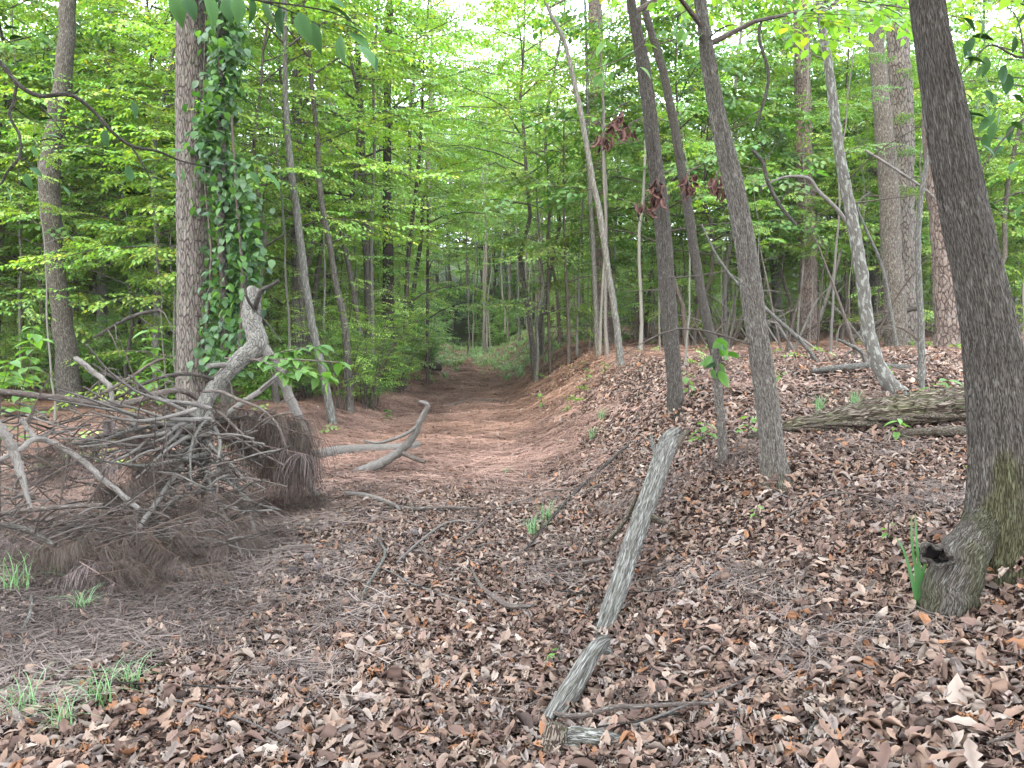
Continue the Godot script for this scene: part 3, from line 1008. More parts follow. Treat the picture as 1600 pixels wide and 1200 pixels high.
	known_tree("young_tree", "slimmest upright pole nearest the track on its left", [[668, 605, 6], [668, 500, 5], [668, 420, 5]], 6.0, "twig_bark", 7, 0.0, 9, 1.6, 9, 0.35, bright)
	known_tree("forest_tree", "short brown trunk standing close behind the broken pine top", [[466, 600, 20], [465, 500, 18], [464, 420, 17]], 15.0, "pine_bark", 12, -15.0, 8, 2.2, 10, 0.5, bright)
	# the vine beside the massive pine
	var vine := thing("climbing_vine", "leafy green vine column hanging over a thin stem beside the massive pine", "vine", ground_at(spot(362, 640, -9.5).x, -9.5))
	branch_piece("stem", vine, [[352, 645, -9.5, 16], [352, 520, -9.5, 14], [348, 400, -9.5, 14], [346, 250, -9.5, 13], [347, 100, -9.5, 12], [345, -40, -9.5, 11]], "dark_bark", 9, 5, 0.15)
	branch_piece("runner", vine, [[322, 520, -9.6, 4], [330, 400, -9.5, 4], [322, 300, -9.6, 4], [318, 150, -9.7, 3], [322, 20, -9.6, 3]], "twig_bark", 5, 5, 0.3)
	branch_piece("runner", vine, [[372, 560, -9.4, 4], [378, 430, -9.4, 5], [368, 300, -9.4, 4], [362, 180, -9.4, 4]], "twig_bark", 5, 5, 0.3)
	var leaf_shape := Mesher.new()
	leaf_shape.leaf(Vector3.ZERO, Vector3.RIGHT, Vector3.UP, 1.0, 0.33, stations(OVAL_FINE), 0.2, 0.7, 0.0, Color.WHITE, 0.1)
	var vl := leaf_shape.done()
	var greens := []
	for k in 6:
		var m: StandardMaterial3D = M.leaf.duplicate()
		m.metallic_specular = 0.28
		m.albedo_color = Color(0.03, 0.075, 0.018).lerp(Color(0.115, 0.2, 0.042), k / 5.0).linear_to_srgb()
		greens.append(m)
	M.greens = greens
	var deep := []
	for k in 3:
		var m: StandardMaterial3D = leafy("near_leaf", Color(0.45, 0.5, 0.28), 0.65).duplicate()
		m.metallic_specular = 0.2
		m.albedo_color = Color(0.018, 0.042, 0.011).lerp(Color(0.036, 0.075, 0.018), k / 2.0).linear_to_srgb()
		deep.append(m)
	M.deep = deep
	M.vine_leaf = vl
	var slim := Mesher.new()
	slim.leaf(Vector3.ZERO, Vector3.RIGHT, Vector3.UP, 1.0, 0.25, stations(OVAL_FINE), 0.25, 0.6, 0.0, Color.WHITE, 0.18)
	M.slim_leaf = slim.done()
	for k in 290:
		var v := rng.randf_range(20, 560)
		var mid := 350.0 + 10.0 * sin(v * 0.02)
		var wide := 34.0 if v > 150 else 24.0
		var u := mid + rng.randfn(0.0, wide * 0.62) + (12.0 if v > 240 else -14.0)
		var p := spot(u, v, -9.4 + rng.randf_range(-0.35, 0.35)) - vine.position
		var az := rng.randf() * TAU
		var dir := Vector3(cos(az), rng.randf_range(-1.2, 0.1), sin(az)).normalized()
		var o := part("leaf", vl, greens[rng.randi() % 4], vine)
		o.transform = Transform3D(frame(dir, Vector3(rng.randf_range(-0.6, 0.6), 1, rng.randf_range(-0.2, 1.0)), rng.randf_range(0.08, 0.14)), p)
	var w := []
	var t := []
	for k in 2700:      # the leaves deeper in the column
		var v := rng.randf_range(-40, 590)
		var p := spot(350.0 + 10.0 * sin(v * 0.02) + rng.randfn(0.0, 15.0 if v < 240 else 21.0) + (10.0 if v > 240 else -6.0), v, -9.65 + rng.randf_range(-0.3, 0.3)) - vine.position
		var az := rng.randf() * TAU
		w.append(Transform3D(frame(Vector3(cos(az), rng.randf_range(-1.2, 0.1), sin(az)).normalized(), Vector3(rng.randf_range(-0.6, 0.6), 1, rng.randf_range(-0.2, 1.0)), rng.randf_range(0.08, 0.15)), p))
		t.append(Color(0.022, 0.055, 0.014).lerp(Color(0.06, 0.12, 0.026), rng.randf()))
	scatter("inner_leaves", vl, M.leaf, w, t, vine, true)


func frame(dir: Vector3, up: Vector3, s: float) -> Basis:
	var zz := dir.cross(up).normalized()
	return Basis(dir * s, zz.cross(dir).normalized() * s, zz * s)


# ------------------------------------------------------------------ the stand behind
func make_stand() -> void:
	var under := []
	var tints := [Color(1.1, 1.2, 0.85), Color(0.95, 1.05, 0.95), Color(1.3, 1.3, 0.8), Color(0.55, 0.68, 0.62), Color(1.15, 1.25, 0.9), Color(1.0, 1.12, 0.8), Color(1.25, 1.3, 0.85)]
	for k in 7:
		var h := [6.5, 8.0, 9.5, 7.0, 11.0, 5.5, 8.8][k] as float
		under.append(stand_tree("understorey_tree", h, 0.05 + h * 0.007, 0.27 + 0.05 * (k % 3), 2.4 + 0.14 * h, 21 + int(h), 12, 1.0, [sprays, fine_sprays, sprays, broad_sprays, sprays, fine_sprays, sprays][k], "twig_bark" if k % 2 else "furrowed_bark", tints[k], 0.06, 0.5, 0.45, 0.6))
	var saplings := []
	for k in 7:
		var h := [6.5, 8.0, 7.2, 7.6, 9.0, 6.0, 8.2][k] as float
		saplings.append(stand_tree("leafy_sapling", h, 0.07, 0.1, 2.6, 26, 9, 1.25, [fine_sprays, sprays, fine_sprays, broad_sprays, sprays, fine_sprays, sprays][k], "pole_bark" if k % 2 else "twig_bark", Color(1.15, 1.15, 1.05) * (0.95 + 0.05 * k), 0.06, 0.3, 0.5, 0.7))
		saplings[k].set_meta("look", ["fine-leaved sapling", "narrow-leaved sapling", "feathery young sapling", "broad-leaved sapling", "tall leafy sapling", "short fine-leaved sapling", "bushy young sapling"][k])
		saplings[k].set_meta("category", "sapling")
	var tall := []
	for k in 5:
		var h := [19.0, 23.0, 26.0, 21.0, 24.0][k] as float
		tall.append(stand_tree("canopy_tree", h, 0.2 + 0.03 * k, 0.5, 4.4, 19, 11, 1.05, far_sprays, ["pine_bark", "furrowed_bark", "red_pine_bark", "pale_bark", "pine_bark"][k], tints[k], 0.03, 0.3, 0.6, 0.6))
	var poles := []
	for k in 5:
		poles.append(stand_tree("pole_tree", 8.0 + k * 1.3, 0.055 + 0.012 * k, 0.55, 1.5, 9, 7, 1.0, sprays, ["pole_bark", "twig_bark", "pole_bark", "grey_branch", "pole_bark"][k], tints[k], 0.05, 0.22, 0.6, 0.6))
	var bushes := []
	for k in 4:
		bushes.append(bush("shrub", 10, 1.2 + 0.4 * k, 15, [broad_sprays, sprays, fine_sprays, sprays][k], 0.75, tints[k]))
	for k in 7: under[k].set_meta("look", ["small understorey tree with layered sprays", "slim tree with fine pale leaves", "tall slim understorey tree", "understorey tree with broad leaves", "tallest slim tree with wide layers", "low understorey tree with fine leaves", "mid-sized layered tree"][k])
	for k in 5: tall[k].set_meta("look", ["canopy pine tree with high crown", "tall furrowed canopy tree", "very tall reddish pine tree", "pale-barked canopy tree", "stout canopy pine tree"][k])
	for k in 5: poles[k].set_meta("look", ["thin pale pole tree", "thin brown pole tree", "grey bare pole tree", "furrowed pole tree", "thickest pale pole tree"][k])
	for k in 4: bushes[k].set_meta("look", ["low broad-leaved shrub", "leafy green shrub", "tall fine-leaved shrub", "tallest leafy shrub"][k])
	var r: RandomNumberGenerator = RandomNumberGenerator.new()
	r.seed = 99
	# the same forest goes on round the place where the photograph was taken; its crowns shade the near ground
	for q in [[-5.5, 1.0, 0], [4.8, 2.5, 1], [-3.2, 6.0, 2], [1.8, 7.5, 3], [6.5, 6.5, 2], [-7.5, 7.5, 1], [-0.8, 12.0, 4], [10.5, 1.0, 3], [-11.0, 2.5, 2], [2.6, 1.8, 4], [-2.6, 2.2, 1], [-4.5, 9.5, 0], [-7.5, 12.0, 2], [-1.5, 9.5, 3], [1.5, 12.5, 1], [-10.0, 9.0, 4], [4.0, 10.0, 0]]:
		copy_of(tall[q[2]], ground_at(q[0], q[1]), r.randf() * TAU, r.randf_range(0.85, 1.05), "tall canopy tree standing round the viewpoint, its crown shading the near track", "canopy trees round the viewpoint")
	var taken := []
	# those that arch over the track
	for q in [[15.5, -2.0, 4, 1.0], [18.5, 1.7, 2, 1.15], [21.0, -1.7, 4, 1.15], [24.0, 2.2, 4, 1.2], [54.0, 0.2, 4, 1.6], [52.0, 2.6, 2, 1.6], [57.0, -2.5, 6, 1.7], [62.0, 1.0, 4, 1.6], [60.0, -4.5, 2, 1.6], [66.0, -1.0, 4, 1.7]]:
		var x: float = centre_of_path(q[0]) + q[1]
		taken.append(Vector2(x, -q[0]))
		copy_of(under[q[2]], ground_at(x, -q[0]), r.randf() * TAU, q[3], "leafy understorey tree arching over the track", "understorey trees arching over the track")
	for q in [[58.0, -3.0, 1], [63.0, 3.5, 2], [68.0, 0.2, 0], [74.0, -4.0, 3], [80.0, 4.0, 4], [86.0, -1.0, 2], [72.0, 5.5, 1], [78.0, 1.0, 0]]:
		var x: float = centre_of_path(q[0]) + q[1]
		taken.append(Vector2(x, -q[0]))
		copy_of(tall[q[2]], ground_at(x, -q[0]), r.randf() * TAU, 1.05, "tall canopy tree closing the view at the far end of the track", "canopy trees at the far end of the track")
	for k in 30:
		var d := r.randf_range(50.0, 76.0)
		var x := centre_of_path(d) + r.randf_range(-11.0, 12.0)
		copy_of(under[[4, 2, 6, 1][k % 4]], ground_at(x, -d), r.randf() * TAU, r.randf_range(1.2, 1.7), "leafy tree of the green wall beyond the far end of the track", "trees of the green wall beyond the track")
	for k in 44:
		var d := r.randf_range(46.0, 68.0)
		var x := centre_of_path(d) + r.randf_range(-9.0, 9.0)
		copy_of(bushes[k % 4], ground_at(x, -d), r.randf() * TAU, r.randf_range(0.7, 1.5), "shrub of the thicket that closes the far end of the track", "shrubs of the thicket at the far end of the track")
	for k in 64:
		var d := r.randf_range(27.0, 54.0)
		var x := centre_of_path(d) + r.randf_range(-8.0, 9.0)
		if d < 36.0 and absf(x - centre_of_path(d)) < 1.6: continue
		copy_of(poles[k % 5], ground_at(x, -d), r.randf() * TAU, r.randf_range(0.8, 1.4), "thin pale trunk in the far opening at the end of the track", "thin trunks in the far opening of the track")
	var small := []
	for k in 7: small.append(saplings[k])
	var plan := [
		# what, how many, nearest, farthest, clear of the track, size, spacing
		[tall, 19, 19.0, 45.0, 2.4, [0.85, 1.15], 2.2, "canopy_tree"],
		[tall, 54, 50.0, 110.0, -1.0, [0.8, 1.15], 2.0, "canopy_tree"],
		[under, 6, 15.0, 24.0, 1.2, [0.9, 1.2], 1.0, "understorey_tree"],
		[under, 74, 11.5, 24.0, 2.3, [0.8, 1.15], 1.0, "understorey_tree"],
		[under, 62, 24.0, 45.0, 4.4, [0.9, 1.3], 1.2, "understorey_tree"],
		[under, 60, 75.0, 115.0, -1.0, [1.4, 1.9], 1.5, "understorey_tree"],
		[under, 80, 48.0, 80.0, -1.0, [1.1, 1.5], 1.2, "understorey_tree"],
		[poles, 120, 15.0, 50.0, 1.7, [0.8, 1.2], 0.6, "pole_tree"],
		[poles, 64, 12.0, 30.0, 1.8, [0.5, 0.8], 0.5, "pole_tree"],
		[poles, 80, 9.6, 26.0, 1.6, [0.28, 0.6], 0.4, "pole_tree"],
		[small, 120, 9.8, 28.0, 1.9, [0.32, 0.6], 0.7, "sapling"],
		[small, 60, 26.0, 46.0, 2.2, [0.45, 0.8], 0.8, "sapling"],
		[bushes, 60, 12.0, 30.0, 1.5, [0.7, 1.1], 0.8, "shrub"],
		[bushes, 150, 44.0, 90.0, -1.0, [0.8, 1.6], 0.9, "shrub"],
		[bushes, 32, 8.6, 13.5, 2.6, [0.5, 0.85], 0.6, "shrub"],
	]
	for row in plan:
		var made := 0
		var tries := 0
		while made < row[1] and tries < 6000:
			tries += 1
			var d := sqrt(lerpf(row[2] * row[2], row[3] * row[3], r.randf()))
			var x := r.randf_range(-1, 1) * (0.72 * d + 2.5)
			var s := x - centre_of_path(d)
			if absf(s) < row[4]: continue
			if row[7] == "shrub" and d < 31.0 and s > 0.0: continue
			if row[7] != "pole_tree":      # nothing leafy before the trunks that the photograph shows clear
				var hides := false
				for q in [[1258.0, 17.0], [1400.0, 13.4], [1475.0, 11.5], [943.0, 21.0], [95.0, 11.5], [304.0, 10.0]]:
					if d < q[1] + 1.0 and absf(x - (q[0] - 800.0) / FOCAL * d) < 1.7: hides = true
				if hides: continue
			if row[7] == "sapling" and s > 0.0 and (d < 14.0 or r.randf() < 0.4): continue
			if row[7] == "understorey_tree" and d < 24.0 and s > 0.0 and (d < 15.0 or r.randf() < 0.35): continue
			var ok := true
			for q in taken:
				if absf(q.x - x) < row[6] and absf(q.y + d) < row[6]:
					ok = false
					break
			if not ok: continue
			taken.append(Vector2(x, -d))
			var proto: Node3D = row[0][r.randi() % row[0].size()]
			var u := 800.0 + FOCAL * x / d
			var side := "left of the furrowed trunk" if u < 90.0 else "between furrowed trunk and massive pine" if u < 300.0 else "between massive pine and track" if u < 620.0 else "beyond the end of the track" if u < 930.0 else "between middle pine and scaly trunk" if u < 1200.0 else "behind the curved pale trunk" if u < 1400.0 else "behind the big leaning tree"
			var far := "far back" if d > 32.0 else "midway back" if d > 19.0 else "close behind"
			var look: String = proto.get_meta("look")
			var label := "%s, %s, %s" % [look, far, side]
			copy_of(proto, ground_at(x, -d), r.randf() * TAU, r.randf_range(row[5][0], row[5][1]), label, String(proto.get_meta("look")).replace("tree", "trees").replace("shrub", "shrubs").replace("sapling", "saplings"))
			made += 1


# ------------------------------------------------------------------ the fallen pine top
func make_fallen_pine() -> void:
	var foot := landing(300, 860)
	var o := thing("fallen_pine_top", "broken-off dead pine top lying left of the track with bare branches and hanging brown needles", "fallen tree", foot)
	branch_piece("trunk", o, [[399, 452, -7.2, 20], [393, 478, -7.15, 24], [394, 505, -7.1, 27], [402, 538, -7.05, 29], [378, 560, -7.0, 27], [352, 586, -6.9, 24], [330, 615, -6.8, 22], [313, 645, -6.6, 21], [309, 682, -6.4, 15], [313, 720, -6.3, 10]], "grey_pine_bark", 30, 8, 0.05, Vector2(0.14, 0.34), null, 0.01)
	branch_piece("limb", o, [[404, 536, -7.05, 22], [424, 562, -7.1, 15], [442, 598, -7.2, 14], [462, 645, -7.2, 15], [475, 690, -7.2, 15], [478, 740, -7.1, 13], [490, 768, -7.0, 10], [502, 782, -6.9, 6]], "grey_branch", 16, 7, 0.15, Vector2(0.12, 0.4), null, 0.008)
	branch_piece("dead_stub", o, [[398, 484, -7.05, 8], [403, 466, -6.95, 8], [410, 453, -6.9, 7], [422, 447, -6.85, 6], [436, 438, -6.8, 5]], "dark_bark", 7, 5)
	branch_piece("dead_stub", o, [[396, 482, -7.0, 4], [386, 466, -6.9, 4], [383, 448, -6.9, 4], [385, 428, -6.85, 4]], "dark_bark", 6, 4)
	branch_piece("dead_stub", o, [[398, 484, -7.0, 2], [418, 505, -6.9, 2], [440, 535, -6.8, 2]], "dark_bark", 5, 4)
	branch_piece("dead_stub", o, [[350, 570, -6.9, 9], [336, 571, -6.7, 8], [326, 572, -6.6, 8]], "grey_branch", 7, 3)
	# the named branches, each [places, bark]
	var table := [
		[[[308, 622, -6.6, 8], [280, 610, -6.4, 9], [240, 617, -6.2, 11], [200, 630, -6.0, 12], [150, 631, -5.7, 12], [90, 622, -5.4, 11], [0, 612, -5.1, 10], [-60, 606, -4.9, 9]], "twig_bark"],
		[[[300, 690, -6.3, 5], [325, 670, -6.5, 7], [370, 636, -6.6, 8], [410, 608, -6.8, 8], [447, 577, -6.95, 8]], "grey_branch"],
		[[[318, 686, -6.4, 7], [270, 684, -6.2, 7], [220, 681, -6.0, 8], [170, 679, -5.8, 8], [120, 692, -5.6, 7], [76, 702, -5.4, 6]], "twig_bark"],
		[[[-10, 722, -4.9, 8], [30, 703, -5.0, 9], [55, 686, -5.1, 9], [84, 693, -5.2, 9], [120, 714, -5.2, 10], [162, 750, -5.2, 10], [196, 777, -5.2, 9], [218, 796, -5.1, 8]], "grey_branch"],
		[[[55, 686, -5.1, 9], [44, 670, -5.1, 9], [34, 655, -5.1, 8]], "grey_branch"],
		[[[306, 678, -6.4, 9], [276, 716, -6.2, 9], [244, 742, -6.0, 9], [204, 766, -5.8, 8]], "grey_branch"],
		[[[308, 684, -6.3, 8], [290, 715, -6.0, 8], [265, 755, -5.7, 8], [245, 785, -5.4, 8], [232, 802, -5.2, 8], [200, 848, -4.9, 7], [178, 874, -4.8, 5]], "grey_branch"],
		[[[304, 690, -6.3, 9], [285, 725, -6.1, 10], [268, 748, -5.9, 9], [255, 780, -5.6, 7]], "grey_branch"],
		[[[318, 690, -6.3, 6], [324, 690, -6.2, 6], [334, 704, -6.1, 10], [344, 726, -6.1, 10], [332, 752, -6.0, 9], [300, 772, -5.8, 7], [262, 780, -5.6, 5]], "grey_branch"],
		[[[336, 704, -6.1, 6], [356, 735, -6.2, 8], [368, 760, -6.2, 8], [382, 782, -6.1, 7], [390, 806, -6.0, 8], [398, 836, -5.8, 7]], "grey_branch"],
		[[[-10, 655, -4.7, 16], [14, 690, -4.7, 15], [28, 725, -4.7, 14], [40, 765, -4.6, 8], [48, 795, -4.5, 5]], "grey_branch"],
		[[[-20, 806, -4.8, 7], [40, 798, -4.9, 8], [100, 792, -5.0, 8], [160, 789, -5.1, 7]], "twig_bark"],
		[[[-10, 818, -4.4, 8], [36, 826, -4.4, 9], [62, 838, -4.35, 9], [86, 852, -4.3, 8]], "dark_bark"],
		[[[182, 622, -6.2, 4], [225, 600, -6.4, 5], [262, 587, -6.5, 6], [300, 585, -6.6, 6], [334, 592, -6.7, 5]], "dark_bark"],
		[[[118, 558, -6.2, 8], [140, 577, -6.2, 9], [160, 592, -6.2, 9], [173, 608, -6.15, 8], [178, 632, -6.1, 7], [200, 650, -6.1, 8], [216, 668, -6.1, 8], [230, 678, -6.1, 6]], "grey_branch"],
		[[[146, 569, -6.4, 4], [185, 595, -6.4, 5], [225, 612, -6.4, 5], [292, 636, -6.5, 4]], "dark_bark"],
		[[[143, 624, -6.0, 4], [190, 598, -6.1, 5], [240, 566, -6.2, 4], [258, 560, -6.2, 3]], "twig_bark"],
		[[[146, 528, -6.4, 4], [180, 508, -6.4, 5], [214, 492, -6.4, 6], [252, 484, -6.4, 5]], "dark_bark"],
		[[[228, 678, -6.1, 4], [252, 668, -6.2, 6], [282, 655, -6.4, 7], [300, 648, -6.5, 5]], "dark_bark"],
		[[[200, 765, -5.8, 5], [225, 730, -6.0, 6], [262, 695, -6.2, 6], [300, 668, -6.4, 5]], "twig_bark"],
		[[[320, 640, -6.5, 4], [350, 650, -6.4, 5], [372, 672, -6.3, 4], [410, 700, -6.2, 3]], "twig_bark"],
		[[[318, 612, -6.6, 4], [345, 612, -6.4, 5], [372, 624, -6.3, 5], [410, 640, -6.2, 4], [436, 668, -6.1, 4], [450, 710, -6.1, 3]], "twig_bark"],
		[[[330, 655, -6.5, 5], [372, 654, -6.5, 6], [410, 656, -6.5, 6], [438, 668, -6.4, 5]], "dark_bark"],
		[[[320, 690, -6.2, 5], [326, 700, -6.1, 7], [332, 705, -6.0, 5]], "dark_bark"],
		[[[316, 736, -6.0, 5], [317, 780, -5.8, 5], [316, 830, -5.6, 4]], "dark_bark"],
	]
	for row in table:
		var sm := branch_piece("branch", o, row[0], row[1], 8, 6, 0.32)
		twigs_along(o, sm, 4)
	# more bare limbs thrown out from the broken trunk
	for k in 34:
		var u0 := rng.randf_range(290, 330)
		var v0 := rng.randf_range(640, 720)
		var z1 := -rng.randf_range(6.1, 6.6)
		var a := rng.randf_range(0.25, 1.0) * PI if k % 3 else rng.randf_range(-0.15, 0.2) * PI + PI
		var ln := rng.randf_range(90, 270)
		var pl := []
		var drift := rng.randf_range(-0.5, 0.5)
		for j in 5:
			var f := j / 4.0
			pl.append([u0 + cos(a + drift * f) * ln * f, v0 + sin(a + drift * f) * ln * f * 0.62 + rng.randf_range(-8, 8), z1 + f * ln / 270.0 * 1.4, lerpf(rng.randf_range(6, 9.5), 2.5, f)])
		for q in pl:
			var p := spot(q[0], q[1], q[2])
			if p.y < lay(p.x, p.z) + 0.03: q[2] = landing(q[0], q[1]).z + 0.08
		twigs_along(o, branch_piece("branch", o, pl, ["grey_branch", "dead_wood", "grey_branch"][k % 3], 7, 5, 0.35), 4)
	# a snarl of thin dead branches low down
	for k in 240:
		var u := rng.randf_range(-20, 400)
		var v := rng.randf_range(650, 850)
		var zz := -lerpf(6.6, 4.7, clampf((v - 650.0) / 200.0 + rng.randf_range(-0.2, 0.2), 0, 1))
		var a := rng.randf_range(-0.5, 0.5) + (PI if rng.randf() < 0.5 else 0.0)
		var ln := rng.randf_range(35, 130)
		var pl := []
		for j in 4:
			var f := j / 3.0 - 0.5
			pl.append([u + cos(a) * ln * f, v + sin(a) * ln * f + rng.randf_range(-7, 7), zz + rng.randf_range(-0.15, 0.15), lerpf(3.6, 1.4, j / 3.0)])
		for q in pl:
			var p := spot(q[0], q[1], q[2])
			if p.y < lay(p.x, p.z) + 0.02: q[1] = minf(q[1], v) - 20
		var sm := branch_piece("twig", o, pl, ["twig_bark", "grey_branch", "dark_bark"][k % 3], 5, 3, 0.3)
		if k % 3 == 0: twigs_along(o, sm, 1)
	# bunches of dead needles
	var shapes := []
	for k in 4:
		var b := Mesher.new()
		var axis := Vector3(1, rng.randf_range(-0.5, 0.0), 0).normalized()
		b.tube(PackedVector3Array([-axis * 0.5, axis * 0.05, axis * 0.55]), PackedFloat32Array([0.016, 0.013, 0.006]), 4, Vector2(0.1, 0.3), Color(0.9, 0.8, 0.75))
		for q in 34:
			var at := axis * rng.randf_range(-0.45, 0.6)
			var az := rng.randf() * TAU
			for w in 3:
				var out := Vector3(cos(az + w * 0.3), rng.randf_range(-0.2, 0.5), sin(az + w * 0.3)) * rng.randf_range(0.15, 0.45)
				var tone := rng.randf_range(0.45, 1.5)
				var ln := rng.randf_range(0.45, 0.85)
				b.ribbon(PackedVector3Array([at, at + out * 0.6 + Vector3(0, -ln * 0.25, 0), at + out + Vector3(0, -ln, 0) * rng.randf_range(0.7, 1.1)]), Vector3(-sin(az), 0, cos(az)), 0.008, 0.005, Color(tone, tone, tone))
		shapes.append(b.done())
	var where := []
	var tints := []
	# [u, v, z, spread u, spread v, spread z, how many, length]
	var masses := [[395, 655, -6.8, 40, 12, 0.2, 44, 0.38], [420, 675, -6.8, 26, 25, 0.2, 50, 0.4], [440, 700, -6.7, 12, 25, 0.2, 44, 0.36], [360, 665, -6.8, 25, 20, 0.2, 20, 0.3], [216, 682, -6.0, 22, 6, 0.15, 20, 0.2], [237, 730, -5.9, 18, 12, 0.2, 26, 0.24], [175, 762, -5.3, 12, 8, 0.1, 14, 0.26],
		[300, 800, -5.4, 60, 28, 0.4, 22, 0.24], [240, 850, -4.9, 80, 30, 0.3, 40, 0.22], [120, 850, -4.7, 90, 35, 0.3, 26, 0.18], [220, 905, -4.5, 90, 18, 0.2, 26, 0.16], [160, 895, -4.6, 30, 15, 0.2, 30, 0.2], [330, 850, -5.1, 50, 25, 0.3, 30, 0.18], [90, 720, -5.3, 60, 25, 0.3, 30, 0.2], [60, 860, -4.6, 60, 20, 0.2, 34, 0.16], [480, 775, -6.6, 12, 10, 0.1, 10, 0.22], [360, 780, -5.9, 22, 20, 0.2, 22, 0.24]]
	for m in masses:
		for q in int(m[6] * 0.68):
			var p := spot(m[0] + rng.randfn(0, 0.6) * m[3], m[1] + rng.randfn(0, 0.6) * m[4], m[2] + rng.randfn(0, 0.6) * m[5])
			var g := lay(p.x, p.z)
			var ln: float = m[7] * rng.randf_range(0.75, 1.3)
			p.y = maxf(p.y, g + ln * 0.55)
			var slack := 0.3 if m[7] > 0.27 else 0.9
			var up := Vector3(rng.randf_range(-1, 1) * slack, 1, rng.randf_range(-1, 1) * slack).normalized()
			var bs := frame(Vector3(up.y, -up.x, 0).normalized(), up, ln)
			where.append(Transform3D(bs, p - o.position))
			var t := rng.randf_range(0.75, 1.25)
			tints.append(Color(0.062 * t, 0.045 * t, 0.034 * t) if rng.randf() < 0.85 else Color(0.12 * t, 0.09 * t, 0.077 * t))
	var hold := Node3D.new()
	hold.name = "needles"
	o.add_child(hold)
	hold.set_meta("kind", "stuff")
	for s in 4:
		var w2 := []
		var t2 := []
		for i in range(s, where.size(), 4):
			w2.append(where[i]); t2.append(tints[i])
		scatter("needle_bunches", shapes[s], M.needle, w2, t2, hold, true)


func twigs_along(o: Node3D, sm: Array, count: int) -> void:
	var pts: PackedVector3Array = sm[0]
	var rad: PackedFloat32Array = sm[1]
	for k in count:
		var i := rng.randi_range(1, pts.size() - 2)
		var tg := (pts[i + 1] - pts[i]).normalized()
		var side := tg.cross(Vector3(rng.randf_range(-1, 1), rng.randf_range(-1, 1), rng.randf_range(-1, 1))).normalized()
		var dir := (tg * 0.5 + side + Vector3(0, -0.15, 0)).normalized()
		var ln := rng.randf_range(0.15, 0.5)
		var ctrl := [pts[i], pts[i] + dir * ln * 0.4 + Vector3(0, rng.randf_range(-0.03, 0.03), 0), pts[i] + dir * ln + Vector3(0, rng.randf_range(-0.1, 0.04), 0)]
		var s2 := smooth(ctrl, [minf(rad[i] * 0.6, 0.009), 0.005, 0.0025], 3, 0.5)
		var b := Mesher.new()
		b.tube(s2[0], s2[1], 5, Vector2(0.08, 0.3))
		part("twig", b.done(), M.twig_bark, o)


